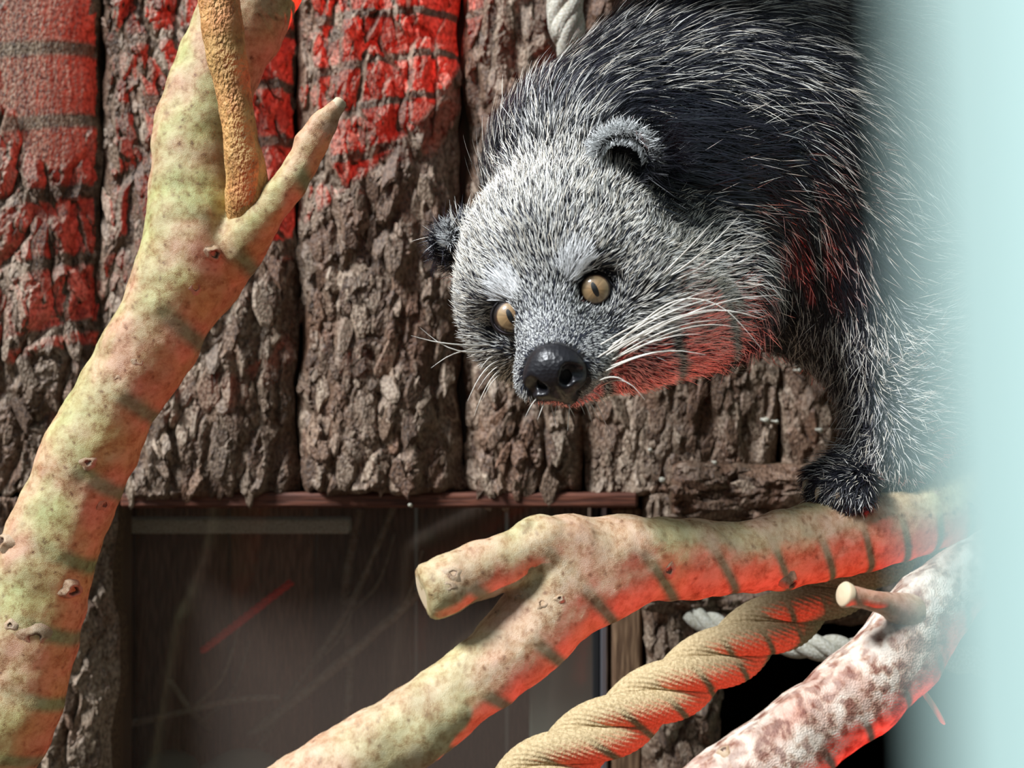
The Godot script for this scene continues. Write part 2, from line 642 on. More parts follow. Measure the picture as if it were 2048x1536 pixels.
func slab(x0: float, x1: float, y0: float, y1: float, d: float, sd: float, opt := {}) -> ArrayMesh:
	# a slab of log with its bark on, between pixel columns x0..x1 and rows y0 (top)..y1 (bottom) of the wall at distance d
	var a := at(x0, y0, d)
	var b := at(x1, y1, d)
	var across: bool = opt.get("across", false)          # a slab that lies on its side
	var step: float = opt.get("step", 0.00115)
	var relief: float = opt.get("relief", 0.011)
	var crown: float = opt.get("crown", 0.022)
	var warm: float = opt.get("warm", 0.1)
	var bare = opt.get("bare")
	var nx := maxi(4, int((b.x - a.x) / step))
	var ny := maxi(4, int((a.y - b.y) / step))
	var v := PackedVector3Array()
	var col := PackedColorArray()
	var idx := PackedInt32Array()
	for j in ny + 1:
		var ty := float(j) / ny
		for i in nx + 1:
			var tx := float(i) / nx
			var x := lerpf(a.x, b.x, tx)
			var y := lerpf(a.y, b.y, ty)
			var wob: float = 0.005 * N.big.get_noise_2d(y * 1.6 + sd, 3.0 if tx < 0.5 else 9.0) * absf(tx - 0.5) * 2.0
			var wob2: float = 0.004 * N.big.get_noise_2d(x * 4.0 + sd, 13.0) * absf(ty - 0.5) * 2.0
			var hv := bark_height(x, y, sd) if not across else bark_height(y, x, sd)
			var e := absf((ty if across else tx) - 0.5) * 2.0
			var e2 := absf((tx if across else ty) - 0.5) * 2.0
			var z := crown * (1.0 - e * e * e) + relief * hv.x * (1.0 - 0.75 * smoothstep(0.86, 1.0, e)) - 0.006 * smoothstep(0.985, 1.0, e2)
			var c := bark_tint(x, y, hv.y, sd, warm)
			if bare != null:
				var w: float = bare.call(x, y)
				if w > 0.0:
					var s := smoothstep(0.0, 1.0, w)
					z = lerpf(z, crown * (1.0 - e * e * e) + relief * 0.55 + 0.0006 * N.fine.get_noise_2d(x * 2.2, y * 0.1), s)
					c = c.lerp(Color(0.30, 0.235, 0.165).lerp(Color(0.20, 0.14, 0.095), clampf(N.mid.get_noise_2d(x * 1.5, y * 0.12) + 0.4, 0, 1)), s)
			v.append(Vector3(x + wob, y + wob2, -d + z))
			col.append(c)
	for j in ny:
		for i in nx:
			var p := j * (nx + 1) + i
			idx.append_array([p, p + 1, p + nx + 1, p + 1, p + nx + 2, p + nx + 1])
	if opt.get("flakes", true):
		var many := int((b.x - a.x) * (a.y - b.y) * 11000.0 * opt.get("dense", 1.0))
		for s in many:
			var i := rng.randi_range(2, nx - 2)
			var j := rng.randi_range(2, ny - 2)
			var p := j * (nx + 1) + i
			if bare != null and (bare.call(v[p].x, v[p].y) as float) > 0.0:
				continue
			var n := (v[p + 2] - v[p - 2]).cross(v[p - 2 * (nx + 1)] - v[p + 2 * (nx + 1)]).normalized()
			n = (n + Vector3(0, 0, 0.8)).normalized()
			var turn := rng.randfn(0, 0.25) + (PI / 2 if across else 0.0)
			var up := Vector3(sin(turn), cos(turn), 0)
			up = (up - n * up.dot(n)).normalized()
			var side := up.cross(n)
			var tilt := Basis(side, rng.randfn(-0.06, 0.09)) * Basis(up, rng.randfn(0, 0.12))
			var big := rng.randf()
			big = big * big
			var wide := lerpf(0.0020, 0.0075, big) * rng.randf_range(0.8, 1.3)
			var tall := lerpf(0.0055, 0.0200, big) * rng.randf_range(0.7, 1.3)
			var which := rng.randi() % 3
			flakes[which][0].append(Transform3D(tilt * Basis(side * wide, up * tall, n * 0.0009), v[p] + n * 0.0005))
			var c := bark_tint(v[p].x, v[p].y, rng.randf(), sd, warm) * rng.randf_range(0.8, 1.25)
			flakes[which][1].append(c)
	# the sawn sides, back to the wall
	var rim := PackedInt32Array()
	for i in nx + 1:
		rim.append(i)
	for j in range(1, ny + 1):
		rim.append(j * (nx + 1) + nx)
	for i in range(nx - 1, -1, -1):
		rim.append(ny * (nx + 1) + i)
	for j in range(ny - 1, 0, -1):
		rim.append(j * (nx + 1))
	var first := v.size()
	for q in rim:
		v.append(v[q])
		col.append(Color(0.20, 0.135, 0.085))
		v.append(Vector3(v[q].x, v[q].y, -d - 0.022))
		col.append(Color(0.20, 0.135, 0.085))
	for q in rim.size():
		var p := first + q * 2
		var r := first + ((q + 1) % rim.size()) * 2
		idx.append_array([p, p + 1, r, r, p + 1, r + 1])
	return indexed(v, idx, col)


func flip(c: Vector3, px: float, py: float) -> bool:
	return c.x < px and c.y < py


func build_setting() -> void:
	# ground, side wall and the boards behind the bark
	var fl := put("floor", block(Vector3(-3, -0.08, -3.1), Vector3(3, 0, 2.6), 0.01), M.soil, self)
	tag(fl, "brown soil floor of the enclosure", "floor", "", "structure")
	var wr := put("wall_right", block(Vector3(1.05, 0, -2.2), Vector3(1.13, 2.3, -0.1), 0.004), M.green_board, self)
	tag(wr, "grey green board wall at the side of the enclosure", "wall", "", "structure")
	var wall := thing("wall_back", Vector3(0, 0, -WALL - 0.05), "back wall faced with upright slabs of rough brown bark", "wall", "", "structure")
	var zb := -WALL - 0.022
	var zf := -WALL - 0.062
	var hx0 := at(222, 0, WALL).x
	var hx1 := at(1222, 0, WALL).x
	var hy := at(0, 1003, WALL).y
	var ox0 := at(1445, 0, WALL).x
	var ox1 := at(2180, 0, WALL).x
	var oy := at(0, 1256, WALL).y
	var low := at(0, 1680, WALL).y
	for r in [[-1.6, 1.05, hy, 2.3], [-1.6, hx0, 0.0, hy], [hx1, ox0, 0.0, hy], [ox0, ox1, oy, hy], [ox1, 1.05, 0.0, hy], [hx0, hx1, 0.0, low], [ox0, ox1, 0.0, low]]:
		put("backing_board", block(Vector3(r[0], r[2], zf), Vector3(r[1], r[3], zb), 0.001), M.board, wall)
	# bark slabs: columns and rows in pixels
	var tongue := func(x: float, y: float) -> float:
		# where the bark of the first slab is gone: a long bare tongue with a round lower end
		var p := Vector2(1024.0 + x / WALL * FPX, 768.0 - (y - EYE.y) / WALL * FPX)
		p.x += 14.0 * N.limb.get_noise_2d(p.y * 0.0006, 2.0) + 7.0 * N.mid.get_noise_2d(x, y)
		var q := Vector2((p.x - 120.0) / 82.0, (p.y - 235.0) / 118.0)
		if p.y < 235.0:
			q.y = 0.0
			q.x = (p.x - 112.0) / 92.0
		return clampf((1.0 - q.length()) * 6.0, 0.0, 1.0)
	var up := -330.0
	put("bark_slab", slab(-420, -195, up, 978, WALL, 1.3, {"step": 0.003}), M.bark, wall)
	put("bark_slab", slab(-190, 199, up, 984, WALL, 2.7, {"bare": tongue, "warm": 0.05}), M.bark, wall)
	put("bark_slab", slab(205, 595, up, 990, WALL, 4.1, {"warm": 0.15}), M.bark, wall)
	put("bark_slab", slab(602, 922, up, 984, WALL, 6.9, {"warm": 0.3, "crown": 0.026}), M.bark, wall)
	put("bark_slab", slab(932, 1164, up, 986, WALL, 8.2, {"warm": 0.45, "crown": 0.016}), M.bark, wall)
	put("bark_slab", slab(1168, 1556, up, 990, WALL, 9.6, {"warm": 0.3, "crown": 0.014, "relief": 0.008}), M.bark, wall)
	put("bark_slab", slab(1560, 1682, up, 975, WALL, 11.7, {"warm": 0.5, "crown": 0.010, "relief": 0.006}), M.bark, wall)
	put("bark_slab", slab(1702, 2050, up, 980, WALL, 13.1, {"step": 0.003}), M.bark, wall)
	put("bark_slab", slab(2055, 2380, up, 980, WALL, 14.8, {"step": 0.004}), M.bark, wall)
	# beside and between the openings
	put("bark_slab", slab(-190, 232, 992, 1660, WALL, 16.2, {"warm": 0.1}), M.bark, wall)
	put("bark_slab", slab(1284, 1438, 985, 1660, WALL, 18.4, {"warm": -0.1, "relief": 0.012}), M.bark, wall)
	put("bark_slab", slab(1345, 1760, 925, 1040, WALL - 0.018, 20.5, {"across": true, "warm": 0.6, "crown": 0.012, "relief": 0.014}), M.bark, wall)
	put("bark_slab", slab(1300, 2200, 1062, 1252, WALL - 0.012, 22.5, {"across": true, "warm": 0.15, "relief": 0.012}), M.bark, wall)
	for k in 3:
		var mm := MultiMesh.new()
		mm.transform_format = MultiMesh.TRANSFORM_3D
		mm.use_colors = true
		mm.mesh = flake_mesh(k)
		mm.instance_count = flakes[k][0].size()
		for i in mm.instance_count:
			mm.set_instance_transform(i, flakes[k][0][i])
			mm.set_instance_color(i, flakes[k][1][i])
		var mi := MultiMeshInstance3D.new()
		mi.name = "bark_flakes"
		mi.multimesh = mm
		mi.material_override = M.bark
		mi.set_meta("kind", "stuff")
		mi.set_meta("label", "small loose flakes of bark on the slabs")
		wall.add_child(mi, true)
		mi.position = -wall.position
	# pale droppings stuck to the slabs
	for s in [[1532, 840, 5], [1553, 843, 3], [1430, 925, 3], [1598, 740, 3], [1640, 860, 4], [1325, 960, 5], [1300, 900, 3], [1334, 1357, 4], [1600, 730, 4], [820, 1010, 3]]:
		var r: float = s[2] * WALL / FPX
		var f := Field.new()
		var c := at(s[0], s[1], WALL - 0.031)
		f.egg(c, Basis(), Vector3(r * 1.3, r * 1.1, r * 0.9), 0.001)
		f.egg(c + Vector3(r * 0.8, -r * 0.9, -0.001), Basis(), Vector3(r * 0.7, r * 0.9, r * 0.6), 0.002)
		f.capsule(c, c - Vector3(0, 0, 0.02), r * 0.8, r * 0.6, 0.001)
		f.all()
		var g := surface(f, c - Vector3(r * 2.4, r * 2.6, 0.024), c + Vector3(r * 2.4, r * 2.4, r * 2), r * 0.5)
		put("white_speck", indexed(g[0], outward(g[0], g[1])), M.white_fibre, wall)

	# the hatch window below the slabs
	var win := thing("window_1", Vector3((hx0 + hx1) / 2, hy - 0.1, -WALL - 0.05), "dusty window pane under a brown rail, below the bark slabs", "window", "", "structure")
	var r0 := at(240, 986, WALL - 0.02)
	var r1 := at(1276, 1016, WALL - 0.02)
	put("top_rail", block(Vector3(r0.x, r1.y, -WALL - 0.045), Vector3(r1.x, r0.y, -WALL + 0.020), 0.002), M.rail_wood, win)
	var jx0 := at(1226, 0, WALL).x
	var jx1 := at(1283, 0, WALL).x
	put("side_post", block(Vector3(jx0, low, -WALL - 0.03), Vector3(jx1, r1.y - 0.001, -WALL + 0.004), 0.002), wood("post_wood", Color(0.47, 0.37, 0.27)), win)
	put("metal_track", block(Vector3(at(1204, 0, WALL).x, low, -WALL - 0.04), Vector3(at(1217, 0, WALL).x, r1.y - 0.001, -WALL - 0.012), 0.001), M.steel, win)
	put("rubber_seal", block(Vector3(at(1190, 0, WALL).x, low, -WALL - 0.042), Vector3(at(1202, 0, WALL).x, r1.y - 0.001, -WALL - 0.02), 0.001), M.black_paint, win)
	put("bottom_rail", block(Vector3(hx0, low - 0.02, -WALL - 0.05), Vector3(hx1, low, -WALL), 0.002), M.rail_wood, win)
	var pane := QuadMesh.new()
	pane.size = Vector2(hx1 - hx0, r1.y - low)
	var po := put("glass", pane, M.pane_glass, win)
	po.position = Vector3((hx0 + hx1) / 2, (r1.y + low) / 2, -WALL - 0.036) - win.position

	# the den behind the glass: a shallow box of boards
	var den := thing("wall_den", Vector3(0, 0, -1.38), "dim board lined den seen through the window", "den", "", "structure")
	var dx0 := hx0 - 0.12
	var dx1 := ox1 + 0.12
	var k := 0
	var x := dx0
	while x < at(1330, 0, 1.2).x - 0.02:
		var w := 0.075 + 0.02 * fposmod(k * 0.618, 1.0)
		var tone := 0.7 + 0.6 * fposmod(k * 0.37, 1.0)
		put("den_plank", block(Vector3(x, 0.0, -1.40), Vector3(minf(x + w - 0.003, at(1330, 0, 1.2).x - 0.001), 1.45, -1.375 + 0.006 * fposmod(k * 0.77, 1.0)), 0.002), wood("den_wood_%d" % (k % 4), Color(0.62 * tone, 0.46 * tone, 0.37 * tone)), den)
		x += w
		k += 1
	var px := at(1330, 0, 1.2).x
	put("den_roof", block(Vector3(dx0, 1.45, -1.33), Vector3(px, 1.47, zf), 0.002), M.board, den)
	put("den_side", block(Vector3(dx0 - 0.02, 0, -1.42), Vector3(dx0, 1.47, zf), 0.002), M.board, den)
	put("den_divider", block(Vector3(px, 0, -2.9), Vector3(px + 0.02, 1.45, zf - 0.001), 0.002), M.board, den)
	put("tunnel_roof", block(Vector3(px, 1.45, -2.92), Vector3(dx1 + 0.02, 1.47, zf), 0.002), M.board, den)
	put("tunnel_side", block(Vector3(dx1, 0, -2.9), Vector3(dx1 + 0.02, 1.45, zf), 0.002), M.board, den)
	put("tunnel_back", block(Vector3(px, 0, -2.92), Vector3(dx1 + 0.02, 1.45, -2.9), 0.002), M.board, den)
	put("reflection_panel", block(Vector3(at(1060, 0, 1.2).x, 0.0, -1.25), Vector3(at(1240, 0, 1.2).x, at(0, 1170, 1.22).y, -1.235), 0.002), M.green_board, den)  # pale board added to stand for the reflection in this part of the glass


func wood(called: String, c: Color) -> StandardMaterial3D:
	if not M.has(called):
		var m: StandardMaterial3D = M.old_wood.duplicate()
		m.resource_name = called
		m.albedo_color = c
		m.vertex_color_use_as_albedo = false
		M[called] = m
	return M[called]


# ------------------------------------------------------------------ branches
func px_line(p: Array, step := 0.004) -> Array:
	# [px, py, distance, radius in pixels] control points to a smooth line of [position, radius in metres]
	var q := []
	for c in p:
		q.append([at(c[0], c[1], c[2]), c[3] * c[2] / FPX])
	return spline(q, step)


func to_floor(line: Array, foot: Vector3, r: float) -> Array:
	# the unseen lower end: on to the ground
	var out := []
	var a: Vector3 = line[0][0]
	for k in 14:
		var t := k / 14.0
		out.append([foot.lerp(a, t), lerpf(r, line[0][1], t)])
	return out + line


func branch_tint(base: Color, green: Color, pink: Color, sd: float) -> Callable:
	return func(q: Vector3, _o: Vector3, _l: float, _a: float) -> Color:
		var n: float = N.limb.get_noise_3d(q.x * 1.3 + sd, q.y * 1.3, q.z * 1.3)
		var m: float = N.mid.get_noise_3d(q.x + sd, q.y, q.z)
		var c := base.lerp(green, clampf(n * 1.6 + 0.25, 0, 1)).lerp(pink, clampf(-n * 1.8 + m * 0.8 - 0.1, 0, 1))
		return c * (1.0 + 0.18 * m)


func branch_bump(amount: float, sd: float) -> Callable:
	return func(q: Vector3, _o: Vector3, _l: float, _a: float) -> float:
		return amount * (N.limb.get_noise_3d(q.x + sd, q.y, q.z) + 0.22 * N.mid.get_noise_3d(q.x, q.y + sd, q.z) + 0.07 * N.fine.get_noise_3d(q.x, q.y, q.z))


func on_line(px: float, py: float, line: Array) -> Array:
	# where the sight line through a pixel meets a branch: [point, normal]
	var dir := (at(px, py, 1.0) - EYE).normalized()
	var t := 0.5
	var near := 0
	for s in 60:
		var p := EYE + dir * t
		var best := 9.0
		for k in range(0, line.size(), 3):
			var d := p.distance_to(line[k][0]) - (line[k][1] as float)
			if d < best:
				best = d
				near = k
		if best < 0.0004:
			break
		t += best * 0.9
	var hit := EYE + dir * t
	return [hit, (hit - (line[near][0] as Vector3)).normalized()]


func knot(parent: Node, line: Array, px: float, py: float, r_px: float, tall: float, bump: Callable, called := "knot") -> void:
	# a healed knot: a raised ring of bark round a dark hollow
	var h := on_line(px, py, line)
	var n: Vector3 = h[1]
	var p: Vector3 = h[0] + n * (bump.call(h[0], n, 0.0, 0.0) as float)
	var r := r_px * 1.3 * -p.z / FPX
	var u := n.cross(Vector3.UP).normalized()
	var w := u.cross(n)
	var prof := [[0.0, -0.10, 1], [0.30, -0.05, 1], [0.46, 0.16, 1], [0.62, 0.30, 0], [0.85, 0.22, 0], [1.15, 0.02, 0], [1.45, -0.25, 0]]
	var v := PackedVector3Array()
	var col := PackedColorArray()
	var idx := PackedInt32Array()
	var seg := 20
	for k in prof.size():
		for s in seg:
			var a := TAU * s / seg
			var wob: float = 1.0 + 0.12 * sin(a * 3.0 + px) + 0.08 * sin(a * 5.0 + py)
			v.append(p + (u * cos(a) + w * sin(a) * 0.85) * (prof[k][0] as float) * r * wob + n * (prof[k][1] as float) * r * tall)
			col.append(Color(0.16, 0.10, 0.07) if prof[k][2] else Color(0.50, 0.38, 0.26))
	for k in prof.size() - 1:
		for s in seg:
			var a := k * seg + s
			var b := k * seg + (s + 1) % seg
			idx.append_array([a, b, a + seg, b, b + seg, a + seg])
	var m := indexed(v, idx, col)
	put(called, m, M.branch_bark, parent)


func fork(lines: Array, lo: Vector3, hi: Vector3, cell: float, soft: float, bump: Callable, tint: Callable, tails: Array, sawn := []) -> ArrayMesh:
	# limbs grown together smoothly inside a box, with plain tubes for what runs on past it
	var f := Field.new()
	for line in lines:
		var k := 0
		while k < line.size() - 1:
			var n := mini(k + 6, line.size() - 1)
			f.capsule(line[k][0], line[n][0], line[k][1], line[n][1], soft if k == 0 else 0.002)
			k = n
	for s in sawn:
		# a flat lens cuts the end off square
		var n: Vector3 = s[1]
		var u := n.cross(Vector3.UP).normalized()
		f.egg(s[0] + n * 0.012, Basis(u, n.cross(u), n), Vector3(0.030, 0.030, 0.012), -0.0012)
	f.all()
	var g := surface(f, lo, hi, cell)
	var idx := outward(g[0], g[1])
	var flat := indexed(g[0], idx)
	var nrm: PackedVector3Array = flat.surface_get_arrays(0)[Mesh.ARRAY_NORMAL]
	var v: PackedVector3Array = g[0]
	var col := PackedColorArray()
	for k in v.size():
		col.append(tint.call(v[k], nrm[k], 0.0, 0.0) as Color)
		v[k] += nrm[k] * (bump.call(v[k], nrm[k], 0.0, 0.0) as float)
	for t in tails:
		var arr := tube(t, 40, bump, tint).surface_get_arrays(0)
		var base := v.size()
		v.append_array(arr[Mesh.ARRAY_VERTEX])
		col.append_array(arr[Mesh.ARRAY_COLOR])
		for i in arr[Mesh.ARRAY_INDEX]:
			idx.append(base + i)
	return indexed(v, idx, col)


func ends(line: Array, lo: Vector3, hi: Vector3) -> Array:
	# the two runs of a line outside a box
	var a := []
	var b := []
	var inside := false
	for p in line:
		var q: Vector3 = p[0]
		var isin := q.x > lo.x + 0.012 and q.x < hi.x - 0.012 and q.y > lo.y + 0.012 and q.y < hi.y - 0.012
		if isin:
			inside = true
		elif inside:
			b.append(p)
		else:
			a.append(p)
	return [a, b]


func build_branches() -> void:
	# the forked limb before the slabs
	var base := at(30, 1536, 0.84)
	var limb := thing("tree_limb", Vector3(base.x - 0.2, 0, base.z), "thick pale green and tan forked limb rising before the bark slabs", "branch")
	var trunk := px_line([[-70, 1620, 0.84, 92], [20, 1430, 0.84, 92], [98, 1110, 0.845, 96], [215, 830, 0.85, 88], [330, 640, 0.85, 88], [386, 490, 0.85, 96], [388, 350, 0.855, 86], [418, 190, 0.86, 84], [492, 20, 0.87, 84], [560, -120, 0.88, 82], [640, -330, 0.89, 80]], 0.003)
	trunk = to_floor(trunk, Vector3(base.x - 0.2, 0, base.z), 0.034)
	var tlo := Vector3(at(-90, 0, 0.85).x, at(0, 1600, 0.85).y, -0.915)
	var thi := Vector3(at(720, 0, 0.85).x, at(0, -70, 0.85).y, -0.775)
	var snag := px_line([[405, 590, 0.872, 50], [455, 510, 0.850, 56], [520, 436, 0.830, 44], [585, 365, 0.822, 36], [620, 292, 0.818, 31], [660, 232, 0.816, 24], [672, 216, 0.8155, 17]], 0.002)
	put("trunk", fork([trunk, snag], tlo, thi, 0.0019, 0.022, branch_bump(0.0030, 1.0), branch_tint(Color(0.54, 0.43, 0.24), Color(0.46, 0.46, 0.20), Color(0.57, 0.35, 0.23), 3.0), ends(trunk, tlo, thi)), M.branch_bark, limb)
	var shoot := px_line([[500, 500, 0.858, 34], [499, 440, 0.842, 44], [496, 390, 0.829, 46], [490, 330, 0.823, 38], [470, 200, 0.818, 37], [448, 70, 0.815, 38], [432, -40, 0.813, 39], [405, -300, 0.81, 39]], 0.0025)
	put("side_shoot", tube(shoot, 44, branch_bump(0.0028, 5.0), branch_tint(Color(0.68, 0.36, 0.13), Color(0.60, 0.36, 0.13), Color(0.68, 0.30, 0.12), 7.0)), M.shoot_bark, limb)
	put("broken_tip", tube([[snag[-1][0] - (snag[-1][0] - snag[-4][0]).normalized() * 0.001, 0.0048], [snag[-1][0] + (snag[-1][0] - snag[-4][0]).normalized() * 0.0046, 0.0040], [snag[-1][0] + (snag[-1][0] - snag[-4][0]).normalized() * 0.0058, 0.0026], [snag[-1][0] + (snag[-1][0] - snag[-4][0]).normalized() * 0.0060, 0.0004]], 20, branch_bump(0.0016, 4.0), white), M.cut_wood, limb)
	for k in [[428, 508, 13, 1.6], [480, 440, 8, 1.0], [12, 1085, 15, 1.8], [142, 1178, 16, 2.0], [70, 1275, 18, 0.6], [278, 722, 8, 0.6], [176, 925, 9, 0.6], [235, 760, 6, 0.6], [390, 575, 9, 0.6], [22, 1250, 8, 0.7], [210, 1010, 9, 0.6], [180, 640 + 180, 6, 0.5]]:
		knot(limb, trunk, k[0], k[1], k[2], k[3], branch_bump(0.0030, 1.0))

	# the perch the animal stands on
	var foot := at(560, 1620, 0.655)
	var perch := thing("perch_branch", Vector3(foot.x - 0.12, 0, foot.z), "stout tan branch with a sawn side stub, under the animal's paw", "branch")
	var main := px_line([[560, 1610, 0.655, 78], [720, 1520, 0.665, 76], [868, 1428, 0.677, 76], [1030, 1290, 0.692, 80], [1150, 1172, 0.705, 94], [1250, 1128, 0.717, 90], [1380, 1120, 0.737, 80], [1530, 1108, 0.760, 77], [1690, 1072, 0.785, 78], [1850, 1022, 0.805, 82], [2048, 955, 0.83, 86], [2300, 880, 0.86, 86], [2700, 800, 0.89, 84], [4190, 700, 0.97, 80]], 0.003)
	main = to_floor(main, Vector3(foot.x - 0.12, 0, foot.z), 0.02)
	var plo := Vector3(at(470, 0, 0.66).x, at(0, 1640, 0.66).y, -0.90)
	var phi := Vector3(at(2160, 0, 0.84).x, at(0, 830, 0.85).y, -0.625)
	var arm := px_line([[1190, 1130, 0.712, 78], [1110, 1104, 0.701, 66], [1040, 1120, 0.692, 58], [960, 1146, 0.684, 55], [880, 1174, 0.677, 53], [862, 1180, 0.6755, 51]], 0.0025)
	var nub := px_line([[1130, 1090, 0.702, 44], [1080, 1068, 0.691, 20], [1056, 1057, 0.688, 14], [1050, 1053, 0.687, 11]], 0.002)
	put("bough", fork([main, arm, nub], plo, phi, 0.0019, 0.016, branch_bump(0.0032, 15.0), branch_tint(Color(0.59, 0.46, 0.30), Color(0.53, 0.48, 0.27), Color(0.61, 0.41, 0.29), 11.0), ends(main, plo, phi), [[(arm[-1][0] as Vector3) + ((arm[-1][0] as Vector3) - (arm[-6][0] as Vector3)).normalized() * 0.002, ((arm[-1][0] as Vector3) - (arm[-6][0] as Vector3)).normalized()]]), M.branch_bark, perch)
	var e0: Vector3 = arm[-1][0]
	var ed := (e0 - (arm[-6][0] as Vector3)).normalized()
	put("cut_end", tube([[e0 - ed * 0.002, 0.0110], [e0 + ed * 0.0028, 0.0110], [e0 + ed * 0.0036, 0.0104], [e0 + ed * 0.0038, 0.0085], [e0 + ed * 0.0038, 0.001]], 40, branch_bump(0.0014, 17.0), white), M.cut_wood, perch)
	for k in [[1085, 1206, 9, 1.2], [1120, 1196, 6, 1.0], [1150, 1140, 5, 0.8], [1205, 1162, 6, 0.9], [1035, 1190, 9, 1.0], [1340, 1142, 11, 0.5], [1275, 1160, 7, 0.6], [1382, 1170, 5, 0.6], [1940, 1012, 10, 0.9], [1880, 985, 7, 0.6], [1408, 1078, 4, 0.7], [990, 1228, 8, 1.0]]:
		knot(perch, main, k[0], k[1], k[2], k[3], branch_bump(0.0032, 15.0))
	knot(perch, main, 1580, 1163, 14, 2.2, branch_bump(0.0032, 15.0))
	for k in [[905, 1150, 11, 0.6], [897, 1172, 8, 0.6]]:
		knot(perch, arm, k[0], k[1], k[2], k[3], branch_bump(0.0032, 15.0), "bark_blister")

	# the whitish branch in front
	var tip := at(1370, 1650, 0.655)
	var pale := thing("peeling_branch", Vector3(tip.x - 0.1, 0, tip.z), "whitish branch with peeling red brown bark and a small snapped twig", "branch")
	var pl := px_line([[1370, 1650, 0.655, 82], [1494, 1551, 0.66, 84], [1617, 1457, 0.667, 84], [1719, 1386, 0.674, 84], [1790, 1318, 0.680, 83], [1844, 1240, 0.686, 80], [1922, 1160, 0.694, 68], [2048, 1096, 0.703, 62], [2250, 1030, 0.72, 62], [2700, 960, 0.75, 62], [4850, 800, 0.79, 60]], 0.003)
	pl = to_floor(pl, Vector3(tip.x - 0.1, 0, tip.z), 0.021)
	put("bough", tube(pl, 72, branch_bump(0.0042, 25.0), branch_tint(Color(0.66, 0.60, 0.53), Color(0.70, 0.68, 0.62), Color(0.50, 0.30, 0.24), 17.0)), M.peeling_bark, pale)
	var tw := px_line([[1815, 1226, 0.676, 44], [1778, 1210, 0.666, 30], [1745, 1201, 0.660, 22], [1708, 1193, 0.656, 20], [1694, 1190, 0.655, 20]], 0.0016)
	put("twig", tube(tw, 28, branch_bump(0.0016, 2.0), branch_tint(Color(0.58, 0.40, 0.28), Color(0.58, 0.46, 0.30), Color(0.56, 0.30, 0.22), 3.0), false, false), M.branch_bark, pale)
	var t0: Vector3 = tw[-1][0]
	var td := (t0 - (tw[-4][0] as Vector3)).normalized()
	put("snapped_end", tube([[t0 - td * 0.001, 0.0047], [t0 + td * 0.0012, 0.0050], [t0 + td * 0.0024, 0.0040], [t0 + td * 0.0028, 0.0008]], 24, branch_bump(0.0022, 6.0), white), M.cut_wood, pale)
	knot(pale, pl, 1448, 1500, 10, 1.2, branch_bump(0.0042, 25.0))
	var sp := px_line([[1822, 1345, 0.695, 5], [1848, 1385, 0.705, 6], [1870, 1418, 0.71, 6], [1884, 1442, 0.713, 5], [1889, 1448, 0.714, 2]], 0.002)
	put("splinter", tube(sp, 10, no_bump, white), M.cut_wood, pale)


# ------------------------------------------------------------------ ropes
func rope(parent: Node, line: Array, mat: Material, pitch: float, yarns: int, seg: int, hand := 1.0, detail := true) -> void:
	# three strands laid round each other; each strand shows its twisted yarns
	for k in 3:
		var path := []
		var side := Vector3.ZERO
		var along := 0.0
		for i in line.size():
			var p: Vector3 = line[i][0]
			var r: float = line[i][1]
			var dir: Vector3 = ((line[mini(i + 1, line.size() - 1)][0] as Vector3) - (line[maxi(i - 1, 0)][0] as Vector3)).normalized()
			if i == 0:
				side = dir.cross(Vector3.UP if absf(dir.y) < 0.9 else Vector3.RIGHT).normalized()
			else:
				side = (side - dir * side.dot(dir)).normalized()
				along += (p - (line[i - 1][0] as Vector3)).length()
			var a := hand * TAU * along / pitch + TAU * k / 3.0
			path.append([p + (side * cos(a) + dir.cross(side) * sin(a)) * r * 0.52, r * 0.51])
		var r0: float = line[0][1] * 0.53
		var ridge := func(_q, _o, l: float, a: float) -> float:
			return r0 * 0.12 * (absf(cos(a * yarns * 0.5 - hand * l * 0.62 * yarns / r0 * 0.5)) - 0.6)
		put("strand", tube(path, seg, ridge if detail else no_bump, white), mat, parent)


func fine_line(p: Array, coarse: float, fine: float, from: int, to: int) -> Array:
	# like px_line, with short steps between two control points only
	var q := []
	for c in p:
		q.append([at(c[0], c[1], c[2]), c[3] * c[2] / FPX])
	var out := []
	for k in q.size() - 1:
		var a = q[maxi(k - 1, 0)]
		var b = q[k]
		var c = q[k + 1]
		var d = q[mini(k + 2, q.size() - 1)]
		var n := maxi(2, int((c[0] - b[0]).length() / (fine if k >= from and k < to else coarse)))
		for i in n:
			var t := float(i) / n
			out.append([b[0].cubic_interpolate(c[0], a[0], d[0], t), cubic_interpolate(b[1], c[1], a[1], d[1], t)])
	out.append(q[-1])
	return out


